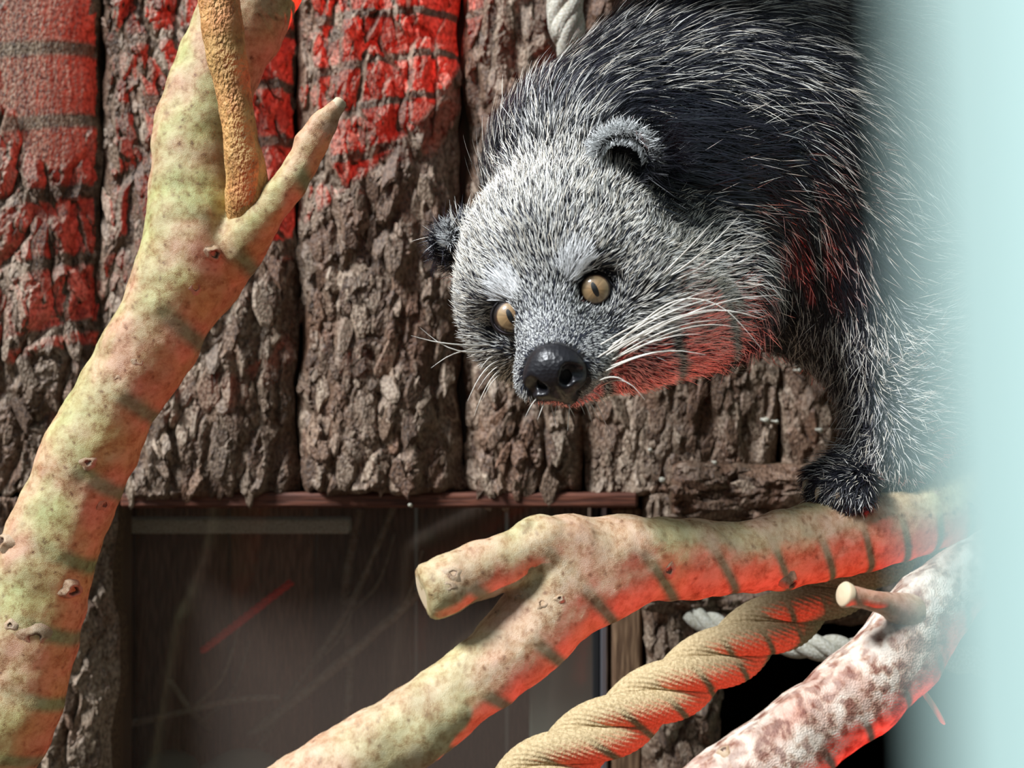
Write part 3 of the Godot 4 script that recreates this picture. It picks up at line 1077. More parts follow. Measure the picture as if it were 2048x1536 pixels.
func build_ropes() -> void:
	var big := thing("climbing_rope", Vector3(at(620, 1800, 0.83).x, 0, -0.83), "thick tan twisted climbing rope slanting below the perch branch", "rope")
	var bl := fine_line([[620, 5320, 0.83, 66], [700, 2300, 0.83, 66], [830, 1800, 0.835, 66], [1040, 1575, 0.845, 66], [1220, 1452, 0.855, 65], [1400, 1340, 0.87, 64], [1560, 1240, 0.885, 62], [1720, 1140, 0.90, 62], [1900, 1040, 0.92, 62], [2600, 860, 0.98, 62], [4000, 700, 1.02, 62]], 0.008, 0.0009, 3, 8)
	rope(big, bl, M.rope_fibre, 0.118, 20, 110, 1.0)
	var low := thing("white_rope", at(1410, 1240, 1.06), "white twisted rope sagging before the dark opening", "rope")
	var wl := fine_line([[1380, 1228, 1.085, 22], [1440, 1254, 1.07, 24], [1560, 1284, 1.04, 26], [1700, 1300, 1.02, 27], [1880, 1312, 1.0, 28], [2060, 1342, 0.99, 28], [2400, 1380, 0.98, 28], [4200, 1300, 0.96, 28]], 0.006, 0.0016, 0, 6)
	rope(low, wl, M.white_fibre, 0.055, 12, 48, 1.0)
	var top := thing("white_rope", at(1140, -40, 1.02), "white rope end hanging down before the slabs behind the animal's neck", "rope")
	var tl := fine_line([[1138, -2300, 1.02, 22], [1136, -120, 1.02, 34], [1128, -20, 1.02, 36], [1132, 50, 1.02, 35], [1146, 120, 1.02, 28], [1160, 190, 1.02, 26], [1168, 250, 1.02, 12]], 0.012, 0.0016, 1, 6)
	rope(top, tl, M.white_fibre, 0.075, 12, 48, 1.0)
	var beam := put("roof_beam", block(Vector3(-1.2, at(0, -2330, 1.02).y, -1.06), Vector3(1.05, at(0, -2330, 1.02).y + 0.06, -0.98), 0.004), M.rail_wood, self)
	tag(beam, "brown roof beam carrying a white rope and a heat lamp", "beam")


# ------------------------------------------------------------------ what lies in the den
func build_den() -> void:
	var bar := put("pale_bar", block(at(225, 1064, 1.225) , at(700, 1036, 1.21), 0.002), M.white_fibre, self)
	tag(bar, "whitish bar across the top of the dim den behind the glass", "bar")
	var red := thing("red_reflection_cord", at(404, 1302, 1.21), "thin red cord standing in for the reflection of the red lit rope in the glass", "cord")
	var rl := px_line([[404, 1302, 1.21, 8], [450, 1266, 1.205, 9], [520, 1212, 1.20, 9], [583, 1164, 1.21, 8]], 0.002)  # cord added in place of the red-lit rope mirrored in the pane
	rope(red, rl, M.red_lit_fibre, 0.018, 6, 12, 1.0, false)
	var labels := ["straight pale twig leaning across the den behind the glass", "thin dark twig standing in the den behind the glass", "low grey twig lying across the den behind the glass", "short forked grey twig at the foot of the den", "slim brown twig rising beside the pale twig in the den"]
	var sticks := [
		[[500, 1470, 1.305, 9], [640, 1360, 1.290, 10], [780, 1240, 1.280, 9], [860, 1170, 1.270, 7], [980, 1100, 1.260, 5]],
		[[690, 1470, 1.330, 8], [700, 1330, 1.330, 9], [690, 1190, 1.330, 10], [720, 1020, 1.330, 8]],
		[[200, 1460, 1.280, 8], [340, 1430, 1.280, 8], [470, 1400, 1.280, 8], [560, 1395, 1.280, 6]],
		[[340, 1360, 1.290, 5], [380, 1420, 1.285, 6], [430, 1470, 1.4, 6]],
		[[440, 1640, 1.330, 7], [560, 1420, 1.320, 7], [690, 1230, 1.310, 6], [790, 1010, 1.305, 6]],
	]
	for k in sticks.size():
		var t := thing("dry_twig", at(sticks[k][0][0], sticks[k][0][1], sticks[k][0][2]), labels[k], "twig", "twigs in the den")
		var tl := px_line(sticks[k], 0.008)
		put("stem", tube(tl, 12, branch_bump(0.0012, k * 3.0), branch_tint(Color(0.42, 0.36, 0.28), Color(0.36, 0.33, 0.24), Color(0.32, 0.22, 0.16), k * 2.0)), M.branch_bark, t)
		var mid: Vector3 = tl[tl.size() / 2][0]
		put("side_twig", tube(spline([[mid, 0.002], [mid + Vector3(0.03, 0.03, 0.01), 0.0016], [mid + Vector3(0.045, 0.075, 0.01), 0.0009]], 0.008), 8, no_bump, func(_q, _o, _l, _a) -> Color: return Color(0.36, 0.30, 0.22)), M.branch_bark, t)
	for s in [[470, 1560, 1.260, 90, 52, "broad pale stone lying in the den behind the glass"], [330, 1545, 1.280, 60, 34, "small pale stone beside a broad stone in the den"]]:
		var f := Field.new()
		var c := at(s[0], s[1], s[2])
		var r: Vector3 = Vector3(s[3], s[4], s[4]) * s[2] / FPX
		f.egg(c, Basis(Vector3(0, 0, 1), 0.15), r, 0.01)
		f.egg(c + Vector3(r.x * 0.4, r.y * 0.3, 0), Basis(Vector3(0, 0, 1), -0.3), r * 0.6, 0.02)
		f.all()
		var g := surface(f, c - r * 1.6, c + r * 1.6, 0.004)
		var o := put("pale_stone", indexed(g[0], outward(g[0], g[1])), M.green_board, self)
		tag(o, s[5], "stone")
	var ledge := put("den_ledge", block(Vector3(at(150, 0, 1.255).x, 0.0, -1.310), Vector3(at(760, 0, 1.255).x, at(0, 1596, 1.260).y, -1.230), 0.004), wood("den_wood_1", Color(0.3, 0.2, 0.15)), self)
	tag(ledge, "brown wooden ledge inside the den carrying two pale stones", "ledge")


# ------------------------------------------------------------------ lamps and the post by the lens
func lathe(profile: Array, base: Vector3, axis: Vector3, seg: int) -> ArrayMesh:
	# profile: [radius, along the axis]
	var u := axis.cross(Vector3.UP if absf(axis.y) < 0.9 else Vector3.RIGHT).normalized()
	var w := axis.cross(u)
	var v := PackedVector3Array()
	var idx := PackedInt32Array()
	for p in profile:
		for s in seg:
			var a := TAU * s / seg
			v.append(base + axis * (p[1] as float) + (u * cos(a) + w * sin(a)) * (p[0] as float))
	for k in profile.size() - 1:
		for s in seg:
			var a := k * seg + s
			var b := k * seg + (s + 1) % seg
			idx.append_array([a, a + seg, b, b, a + seg, b + seg])
	return indexed(v, idx)


func heat_lamp(where: Vector3, aim: Vector3, energy: float, label: String, size: Vector2, deep: float, gap: float, wire: float) -> Node3D:
	var axis := (aim - where).normalized()
	var o := thing("heat_lamp", where, label, "lamp")
	put("reflector", lathe([[0.012, -0.085], [0.020, -0.084], [0.034, -0.070], [0.052, -0.045], [0.064, -0.010], [0.070, 0.012 if deep < 0.06 else deep], [0.0715, 0.012 if deep < 0.06 else deep], [0.0655, -0.011], [0.053, -0.047], [0.035, -0.072], [0.020, -0.0865], [0.012, -0.0875]], where, axis, 40), M.black_paint, o)
	put("socket", lathe([[0.0, -0.150], [0.016, -0.150], [0.018, -0.140], [0.018, -0.092], [0.014, -0.080], [0.0, -0.078]], where, axis, 24), M.black_paint, o)
	put("bulb", lathe([[0.0, -0.078], [0.010, -0.076], [0.012, -0.062], [0.024, -0.040], [0.029, -0.022], [0.024, -0.008], [0.012, -0.003], [0.0, -0.002]], where, axis, 28), M.bulb_glow, o)
	var u := axis.cross(Vector3.UP).normalized()
	var w := u.cross(axis)
	put("guard_hoop", ring(where + axis * deep, Basis(u, w, axis), 0.068, 0.068, 0.0016), M.steel, o)
	for k in 3:
		var d := u * cos(TAU * k / 3.0 + 0.5) + w * sin(TAU * k / 3.0 + 0.5)
		put("guard_stay", tube([[where + axis * 0.010 + d * 0.070, 0.0014], [where + axis * deep + d * 0.068, 0.0014]], 8, no_bump, white), M.steel, o)
	for k in range(-int(0.066 / gap), int(0.066 / gap) + 1):
		var y := k * gap
		var h := sqrt(maxf(0.068 * 0.068 - y * y, 1e-6))
		put("guard_wire", tube([[where + axis * deep + w * y - u * h, wire], [where + axis * deep + w * y + u * h, wire]], 6, no_bump, white), M.steel, o)
	var l := AreaLight3D.new()
	l.name = "lamp_light"
	l.light_color = Color(1.0, 0.13, 0.07)
	l.light_energy = energy
	l.area_size = size
	l.area_range = 4.0
	l.shadow_enabled = true
	o.add_child(l)
	l.look_at_from_position(where + axis * 0.001, aim)
	return o


func build_fittings() -> void:
	heat_lamp(Vector3(0.305, 1.3 - 0.375, -0.69), Vector3(0.305 - 0.62, 1.3 - 0.375 + 0.777, -0.69 + 0.10), LAMP_A, "red heat lamp low beside the peeling branch", Vector2(0.004, 0.0008), 0.076, 0.0064, 0.0006)
	heat_lamp(at(1330, -380, 0.80), at(1330, -380, 0.80) + Vector3(-0.78, 0.10, -0.62), LAMP_B, "red heat lamp with a deep shade hung above the animal's back", Vector2(0.004, 0.0008), 0.096, 0.0105, 0.0010)
	# the post of the viewing window stands close to the lens and leans a little
	var lean := thing("window_post", Vector3(0.02, 0, -0.068), "pale green painted post of the viewing window, blurred close to the lens", "post")
	var p0 := at(2066, 0, 0.042)
	var p1 := at(2136, 1536, 0.042)
	var dn := (p1 - p0).normalized()
	var foot := p0 + dn * (p0.y / -dn.y)
	var v := block(Vector3(0, 0, -0.016), Vector3(0.036, 2.3, 0), 0.003)
	lean.position = foot
	var post := MeshInstance3D.new()
	post.name = "post"
	post.mesh = v
	post.material_override = M.post_paint
	post.basis = Basis(Vector3(0, 0, 1), atan2(-(p0 - p1).x, (p0 - p1).y))
	lean.add_child(post)

const LAMP_A := 0.135
const LAMP_B := 0.26


# ------------------------------------------------------------------ the binturong
var body := Field.new()
var HB := Basis(Vector3(0.8897, 0.3266, 0.3189), Vector3(-0.4200, 0.8595, 0.2915), Vector3(-0.1789, -0.3933, 0.9019))
var HO := Vector3(0.0183, 1.3392, -0.7080)      # between the eyes
var earL := Vector3.ZERO
var earR := Vector3.ZERO


func hd(x: float, y: float, z: float) -> Vector3:
	# head axes in centimetres: x to the animal's left, y up, z forward
	return HO + HB * (Vector3(x, y, z) * 0.01)


func head_axes(ax := 0.0, ay := 0.0, az := 0.0) -> Basis:
	return HB * Basis.from_euler(Vector3(ax, ay, az))


func cone(px: float, py: float, d: float, r: float, px2: float, py2: float, d2: float, r2: float, soft := 0.03) -> void:
	body.capsule(at(px, py, d), at(px2, py2, d2), r * 0.01, r2 * 0.01, soft)


func shape_animal() -> void:
	# trunk of the body, from the hips behind the post to the neck
	body.egg(at(1790, 250, 0.945), Basis(Vector3(0, 0, 1), 0.12), Vector3(0.175, 0.115, 0.098), 0.03)
	body.egg(at(2350, 300, 0.955), Basis(), Vector3(0.16, 0.12, 0.090), 0.05)
	cone(1480, 330, 0.865, 8.2, 1750, 330, 0.92, 9.5, 0.04)
	cone(1190, 390, 0.800, 5.4, 1480, 330, 0.865, 8.0, 0.04)
	cone(1330, 480, 0.800, 4.2, 1560, 470, 0.870, 5.4, 0.04)       # throat and chest
	cone(1190, 310, 0.810, 4.4, 1400, 210, 0.880, 7.0, 0.04)       # nape
	# near foreleg and its paw on the perch
	cone(1640, 430, 0.870, 6.4, 1760, 560, 0.848, 5.0, 0.04)
	cone(1760, 560, 0.848, 5.0, 1815, 700, 0.828, 3.7, 0.03)
	cone(1815, 700, 0.828, 3.7, 1800, 850, 0.812, 2.35, 0.02)
	cone(1800, 850, 0.812, 2.35, 1775, 930, 0.806, 1.9, 0.015)
	cone(1775, 935, 0.805, 1.9, 1690, 958, 0.798, 1.35, 0.012)
	for t in [[1640, 958, 0.790, 1633, 985, 0.785], [1660, 968, 0.780, 1655, 998, 0.776], [1690, 972, 0.774, 1690, 1002, 0.769], [1725, 972, 0.772, 1728, 1000, 0.766]]:
		body.capsule(at(1700, 955, 0.795), at(t[0], t[1], t[2]), 0.0085, 0.0068, 0.006)
		body.capsule(at(t[0], t[1], t[2]), at(t[3], t[4], t[5]), 0.0066, 0.0050, 0.004)
	# far foreleg, hind legs, tail: behind the near leg and past the frame
	cone(1760, 500, 0.96, 5.0, 1890, 760, 0.93, 3.2, 0.03)
	cone(1890, 760, 0.93, 3.2, 1900, 905, 0.885, 2.0, 0.02)
	cone(1900, 905, 0.885, 2.0, 1880, 935, 0.850, 1.4, 0.012)
	cone(2480, 420, 0.94, 7.5, 2420, 700, 0.93, 4.2, 0.04)
	cone(2420, 700, 0.93, 4.2, 2500, 780, 0.90, 2.6, 0.02)
	cone(2500, 780, 0.90, 2.6, 2430, 800, 0.885, 1.8, 0.015)
	cone(2750, 260, 0.96, 6.0, 3050, 330, 0.96, 4.5, 0.03)
	# head
	body.egg(hd(0, 0.9, -4.9), head_axes(), Vector3(0.047, 0.041, 0.052), 0.02)
	body.capsule(hd(0, 0.5, -1.9), hd(0, -1.1, 1.8), 0.0280, 0.0148, 0.018)
	body.egg(hd(0, -1.9, 2.5), head_axes(), Vector3(0.0180, 0.0160, 0.0235), 0.010)
	for s in [-1, 1]:
		body.egg(hd(s * 1.15, -2.5, 2.6), head_axes(), Vector3(0.0125, 0.0105, 0.0155), 0.008)
		body.egg(hd(s * (3.3 if s > 0 else 2.75), -1.5 if s > 0 else -1.0, -3.2), head_axes(), Vector3(0.026, 0.031, 0.036), 0.02)
		body.egg(hd(s * 2.0, 1.25, -0.7), head_axes(), Vector3(0.013, 0.009, 0.012), 0.012)
	cone(1255, 672, 0.725, 2.5, 1400, 590, 0.775, 3.5, 0.02)       # cheek ruff
	body.capsule(hd(0, -3.55, 2.7), hd(0, -3.7, -2.0), 0.0078, 0.021, 0.008)
	# folds for the eyes and the ears' mounds
	for s in [-1, 1]:
		body.egg(hd(s * 2.30, 0.0, 0.55), head_axes(), Vector3(0.0092, 0.0080, 0.0085), -0.005)
	body.all()
	earL = touch(1250, 318)
	earL += (EYE - earL).normalized() * 0.006
	earR = at(898, 492, 0.792)
	body.egg(at(1370, 335, 0.805), Basis(Vector3(0, 0, 1), -0.1), Vector3(0.034, 0.022, 0.028), 0.02)
	body.egg(earR + Vector3(0.012, 0, -0.006), Basis(), Vector3(0.015, 0.013, 0.013), 0.012)
	body.all()


func touch(px: float, py: float) -> Vector3:
	# the point of the animal's skin behind a pixel
	var dir := (at(px, py, 1.0) - EYE).normalized()
	var t := 0.55
	for s in 60:
		var d := body.dist(EYE + dir * t)
		if d < 0.0003 or t > 1.2:
			break
		t += d * 0.8
	return EYE + dir * t


func pixel(p: Vector3) -> Vector2:
	var q := p - EYE
	return Vector2(1024.0 - q.x / q.z * FPX, 768.0 + q.y / q.z * FPX)


const FLOW := [  # which way the coat lies over the body: pixel, direction in the picture plane
	[1120, 130, 0.55, -0.75], [1000, 250, -0.1, -1.0], [1250, 60, 0.9, -0.5], [1300, 180, 0.9, -0.35], [1500, 60, 1.0, 0.25], [1500, 250, 1.0, 0.25], [1700, 80, 1.0, 0.4], [1700, 300, 0.8, 0.7],
	[1900, 150, 0.8, 0.7], [1900, 380, 0.55, 0.9], [1480, 420, 0.9, 0.45], [1580, 520, 0.45, 0.9], [1700, 520, 0.5, 0.9], [1850, 500, 1.0, 0.1], [1650, 660, 0.1, 1.0],
	[1720, 680, 0.35, 0.8], [1680, 800, -0.35, 0.9], [1800, 750, 0.9, -0.2], [1900, 620, 1.0, -0.3], [1930, 750, 1.0, -0.2], [1850, 880, 0.9, 0.25], [1760, 900, 0.1, 1.0], [1680, 940, -0.8, 0.5], [1720, 980, -0.3, 0.95], [2200, 400, 1.0, 0.3],
]


func body_flow(px: Vector2) -> Vector3:
	var s := Vector2.ZERO
	for f in FLOW:
		var d := px.distance_squared_to(Vector2(f[0], f[1])) + 900.0
		s += Vector2(f[2], -f[3]) / (d * d)
	s = s.normalized()
	return Vector3(s.x, s.y, -0.1)


func strand_mesh(root: Color, tip: Color, from: float, to: float, bend: float) -> ArrayMesh:
	var v := PackedVector3Array()
	var n := PackedVector3Array()
	var c := PackedColorArray()
	var idx := PackedInt32Array()
	var cuts := [0.0, 0.22, 0.45, 0.62, 0.8, 1.0]
	for k in cuts.size():
		var t: float = cuts[k]
		var w := 0.5 * (0.55 + 0.9 * t - 1.2 * t * t) if t < 1.0 else 0.04
		for s in [-1, 1]:
			v.append(Vector3(s * w, t, bend * t * t))
			n.append(Vector3(0, 2.0 * bend * t, -1).normalized())
			c.append(root.lerp(tip, smoothstep(from, to, t)))
		if k:
			var q := k * 2
			idx.append_array([q - 2, q - 1, q, q - 1, q + 1, q])
	var arr := []
	arr.resize(Mesh.ARRAY_MAX)
	arr[Mesh.ARRAY_VERTEX] = v
	arr[Mesh.ARRAY_NORMAL] = n
	arr[Mesh.ARRAY_COLOR] = c
	arr[Mesh.ARRAY_INDEX] = idx
	var m := ArrayMesh.new()
	m.add_surface_from_arrays(Mesh.PRIMITIVE_TRIANGLES, arr)
	return m


var coat := {}          # coat name -> [transforms, colours]


func hair(kind: String, p: Vector3, n: Vector3, flow: Vector3, lift: float, length: float, width: float, c: Color) -> void:
	var f := flow - n * flow.dot(n)
	if f.length_squared() < 1e-6:
		f = n.cross(Vector3.UP)
	f = f.normalized()
	var y := f * cos(lift) + n * sin(lift)
	var z := f * sin(lift) - n * cos(lift)
	var x := y.cross(z)
	var tw := rng.randf_range(-0.5, 0.5)
	var x2 := x * cos(tw) + z * sin(tw)
	var z2 := z * cos(tw) - x * sin(tw)
	coat[kind][0].append(Transform3D(Basis(x2 * width, y * length, z2 * length), p))
	coat[kind][1].append(c)


func grow_coat(v: PackedVector3Array, idx: PackedInt32Array, nrm: PackedVector3Array) -> void:
	var nose := hd(0, -1.8, 4.3)
	var brows := [touch(1148, 535), touch(1016, 578)]
	var black := at(1335, 318, 0.785)
	for k in range(0, idx.size(), 3):
		var a := v[idx[k]]
		var b := v[idx[k + 1]]
		var c := v[idx[k + 2]]
		var m := (a + b + c) / 3.0
		var n0 := (nrm[idx[k]] + nrm[idx[k + 1]] + nrm[idx[k + 2]]).normalized()
		var see := n0.dot((EYE - m).normalized())
		if see < -0.45:
			continue
		var px := pixel(m)
		if px.x > 2130 or px.x < 780 or px.y < -60:
			continue
		var area := (b - a).cross(c - a).length() * 0.5 * 1e6      # square millimetres
		var L := HB.inverse() * (m - HO) * 100.0
		var from_nose := (L - Vector3(0, -2.1, 4.4)).length()
		var w := 1.0 - smoothstep(6.6, 9.6, (L - Vector3(0.4, -0.9, -2.8)).length())
		# on the head
		var leg := smoothstep(560.0, 680.0, px.y) * smoothstep(1560.0, 1640.0, px.x)
		var paw := smoothstep(880.0, 960.0, px.y) * leg
		var dark_spot := 1.0 - smoothstep(0.034, 0.050, ((m - black) * Vector3(0.72, 1.25, 0.8)).length())
		if (m - earR).length() < 0.02 and px.x < 915:
			dark_spot = 1.0
		var muzzle := 1.0 - smoothstep(3.2, 6.2, from_nose)
		var eye_ring := 0.0
		var brow := minf((m - brows[0]).length(), (m - brows[1]).length())
		var white := 1.0 - smoothstep(0.004, 0.010, brow)
		var len_head := lerpf(0.0022, 0.0085, smoothstep(1.2, 6.5, from_nose))
		var cheek := smoothstep(2.0, 5.0, L.x) * smoothstep(0.5, -3.0, L.y)
		len_head += 0.008 * cheek * smoothstep(3.0, 8.0, from_nose)
		len_head += 0.005 * smoothstep(1.5, 5.0, L.y)
		var len_body := lerpf(lerpf(0.022, 0.014, leg), 0.007, paw)
		var length := lerpf(len_body, len_head, w)
		var dens := lerpf(lerpf(1.4, 2.2, leg), lerpf(2.4, 5.5, muzzle), w)
		var share := lerpf(lerpf(0.10, 0.16, leg), lerpf(0.43, 0.46, muzzle), w)
		if px.y > 960 and leg > 0.5:
			share *= 0.5
		share = lerpf(share, 0.02, dark_spot)
		share = lerpf(share, 0.85, white * w)
		eye_ring = minf(((px - Vector2(1192, 578)) / Vector2(33, 31)).length(), ((px - Vector2(1018, 633)) / Vector2(16, 25)).length())
		if eye_ring < 1.35 and w > 0.9:
			length = minf(length, 0.0022)
			share *= 0.6
		if from_nose < 1.45 or ((px - Vector2(1192, 578)) / Vector2(33, 31)).length() < 1.0 or ((px - Vector2(1018, 633)) / Vector2(16, 25)).length() < 1.0:
			continue
		if L.z > 0.0 and L.y < -3.3 and w > 0.9:
			length = maxf(length, 0.004)
		var lift0 := lerpf(lerpf(0.30, 0.62, leg), lerpf(0.55, 0.40, muzzle), w)
		var count := area * dens
		var num := int(count) + (1 if rng.randf() < count - int(count) else 0)
		for s in num:
			var r1 := sqrt(rng.randf())
			var r2 := rng.randf()
			var p := a * (1.0 - r1) + b * (r1 * (1.0 - r2)) + c * (r1 * r2)
			var n := n0
			var hf := (p - nose).normalized() + HB.x * 0.25 * signf(L.x) * cheek + HB.y * -0.15 * cheek
			var flow := hf.lerp(body_flow(px), 1.0 - w) if w < 0.999 else hf
			if dark_spot > 0.5:
				flow = Vector3(1, 0.05, 0.1) if px.x > 1000 else Vector3(-1, 0.1, 0.3)
			var wave := Vector3(N.mid.get_noise_3d(p.x, p.y, p.z), N.mid.get_noise_3d(p.y + 3.0, p.z, p.x), 0) * 0.7
			var spread := 0.16 + 0.22 * leg
			flow = flow + wave + Vector3(rng.randfn(0, spread), rng.randfn(0, spread), rng.randfn(0, spread))
			var ln := length * rng.randf_range(0.7, 1.25)
			var lift := lift0 + rng.randfn(0, 0.13)
			if rng.randf() < share:
				var t := rng.randf_range(0.55, 1.0)
				var warm := clampf(rng.randfn(0.4, 0.3), 0, 1)
				var col := Color(0.93, 0.95, 0.95).lerp(Color(0.93, 0.84, 0.70), warm * (1.0 - muzzle * w))
				if white * w > 0.3:
					hair("pale_fur", p, n, flow, lift, ln * 1.1, 0.00040, Color(0.95, 0.95, 0.95))
				elif w > 0.5:
					hair("head_fur", p, n, flow, lift, ln, lerpf(0.00046, 0.00032, muzzle), col * t)
				else:
					hair("guard_hair", p, n, flow, lift + 0.05, ln * rng.randf_range(0.8, 1.2), 0.00044, col * t)
			else:
				var g := rng.randf_range(0.6, 1.5) * lerpf(1.0, 2.2, muzzle * w)
				hair("dark_fur", p, n, flow, lift * 0.85, ln * 0.9, 0.00055, Color(g, g, g * 1.08))


func ear(parent: Node, c: Vector3, open: Vector3, wide: Vector3, size: float) -> void:
	var up := open.cross(wide).normalized()
	var ax := Basis(wide, up, open)
	var f := Field.new()
	f.egg(c, ax, Vector3(1.0, 1.0, 0.62) * size, 0.002)
	f.egg(c + open * size * 0.42, ax, Vector3(0.80, 0.80, 0.70) * size, -0.0025)
	f.all()
	var g := surface(f, c - Vector3.ONE * size * 1.25, c + Vector3.ONE * size * 1.25, 0.0011)
	var idx := outward(g[0], g[1])
	var m := indexed(g[0], idx)
	put("ear", m, M.skin, parent)
	var v: PackedVector3Array = g[0]
	var nrm: PackedVector3Array = m.surface_get_arrays(0)[Mesh.ARRAY_NORMAL]
	for k in v.size():
		var q := ax.inverse() * (v[k] - c) / size
		var rad := Vector2(q.x, q.y).length()
		if rad > 0.58 and q.z > 0.0 and q.y > -0.15:
			for s in 3:
				var tip := (v[k] - c).normalized() * 0.9 + open * rng.randf_range(0.0, 0.7)
				hair("pale_fur", v[k] + nrm[k] * 0.0003, nrm[k], tip + Vector3(rng.randfn(0, 0.25), rng.randfn(0, 0.25), rng.randfn(0, 0.25)), 0.9, rng.randf_range(0.004, 0.0085), 0.00036, Color(0.95, 0.97, 0.97) * rng.randf_range(0.6, 1.0))
		elif rng.randf() < 0.7:
			hair("dark_fur", v[k], nrm[k], Vector3(signf(c.x), 0.15, 0.1) + Vector3(rng.randfn(0, 0.3), rng.randfn(0, 0.3), rng.randfn(0, 0.3)), 0.5, (rng.randf_range(0.004, 0.010) if q.z > 0 else rng.randf_range(0.012, 0.030)) * (1.0 if size > 0.014 else 0.45), 0.0005, Color(0.7, 0.7, 0.75))


func cap(c: Vector3, ax: Basis, r: float, half: Vector2, tint: Callable) -> ArrayMesh:
	# an oval patch of a sphere of radius r about c, centred on the axis ax.z; half = its half angles
	var v := PackedVector3Array()
	var col := PackedColorArray()
	var idx := PackedInt32Array()
	var rings := 14
	var seg := 40
	for k in rings + 1:
		for s in seg:
			var a := TAU * s / seg
			var t := float(k) / rings
			var d := Vector2(cos(a) * half.x, sin(a) * half.y) * t
			var l := d.length()
			var dir := Vector3(d.x / maxf(l, 1e-6) * sin(l), d.y / maxf(l, 1e-6) * sin(l), cos(l))
			v.append(c + ax * dir * r)
			col.append(tint.call(t, a) as Color)
	for k in rings:
		for s in seg:
			var a := k * seg + s
			var b := k * seg + (s + 1) % seg
			idx.append_array([a, b, a + seg, b, b + seg, a + seg])
	return indexed(v, idx, col)


func ring(c: Vector3, ax: Basis, rx: float, ry: float, thick: float, from := 0.0, to := TAU) -> ArrayMesh:
	var line := []
	var n := 48
	for k in n + 1:
		var a := lerpf(from, to, float(k) / n)
		line.append([c + ax * Vector3(cos(a) * rx, sin(a) * ry, 0), thick * (1.0 if to - from > 6.2 else 0.25 + 0.75 * sin(PI * k / n))])
	return tube(line, 10, no_bump, white)


func eye(parent: Node, px: float, py: float, side: float) -> void:
	var r := 0.0088
	var c := hd(side * 2.24, 0.0, -0.05)
	var look := (EYE - c).normalized()
	var front := (look * 0.9 + HB.x * side * 0.10 + HB.z * 0.1).normalized()
	# slide the ball so that the eye shows at its pixel
	var want := EYE + (at(px, py, 1.0) - EYE).normalized() * (c - EYE).length()
	c = want + look * (0.0015 if side > 0 else 0.0085)
	var u := (HB.x - front * HB.x.dot(front)).normalized()
	var ax := Basis(u, front.cross(u), front)
	var ball := SphereMesh.new()
	ball.radius = r
	ball.height = r * 2
	ball.radial_segments = 40
	ball.rings = 20
	var e := put("eye", ball, M.eyeball, parent)
	e.position = c - world_of(parent)
	var gz := (look + HB.x * -0.06).normalized()
	var gu := (HB.x - gz * HB.x.dot(gz)).normalized()
	var ga := Basis(gu, gz.cross(gu), gz)
	var amber := func(t: float, a: float) -> Color:
		var s: float = 0.85 + 0.2 * sin(a * 23.0) * sin(a * 7.0 + 1.0)
		return (Color(0.34, 0.19, 0.08).lerp(Color(0.40, 0.275, 0.14), t) if t < 0.86 else Color(0.10, 0.045, 0.02)) * s
	put("iris", cap(c, ga, r * 1.018, Vector2(0.86, 0.86), amber), M.iris, e)
	var slit := Basis(ga.z, 0.04) * ga
	put("pupil", cap(c, slit, r * 1.028, Vector2(0.15, 0.42), func(_t, _a) -> Color: return Color.WHITE), M.pupil, e)
	var lid := put("eyelid", ring(c + front * r * 0.30, ax, r * 1.03, r * 0.97, 0.0009), M.lid_skin, parent)
	put("lid_rim", ring(c + front * r * 0.46, ax, r * 0.95, r * 0.90, 0.00045, PI * 1.02, PI * 2.0), M.lid_rim, lid)
	var tear := put("tear_duct", tube([[c + ax * Vector3(-side * r * 0.95, -r * 0.25, r * 0.55), 0.0012], [c + ax * Vector3(-side * r * 1.2, -r * 0.55, r * 0.40), 0.0010], [c + ax * Vector3(-side * r * 1.35, -r * 0.75, r * 0.25), 0.0004]], 10, no_bump, white), M.tear_skin, parent)
	tear.name = "tear_duct"


func whisker(parent: Node, px: float, py: float, ex: float, ey: float, sag: float, out := 0.02, r := 0.00030) -> void:
	var p := touch(px, py)
	p -= (EYE - p).normalized() * 0.001
	var d := -(p - EYE).z
	var q := at(ex, ey, d - out)
	var mid := (p + q) / 2 + Vector3(0, sag, out * 0.4)
	var line := spline([[p, r], [p.lerp(mid, 0.55) + Vector3(0, sag * 0.2, 0.001), r], [mid, r * 0.85], [mid.lerp(q, 0.5) + Vector3(0, sag * 0.28, 0), r * 0.6], [q, r * 0.12]], 0.004)
	put("whisker", tube(line, 6, no_bump, white), M.whisker, parent)


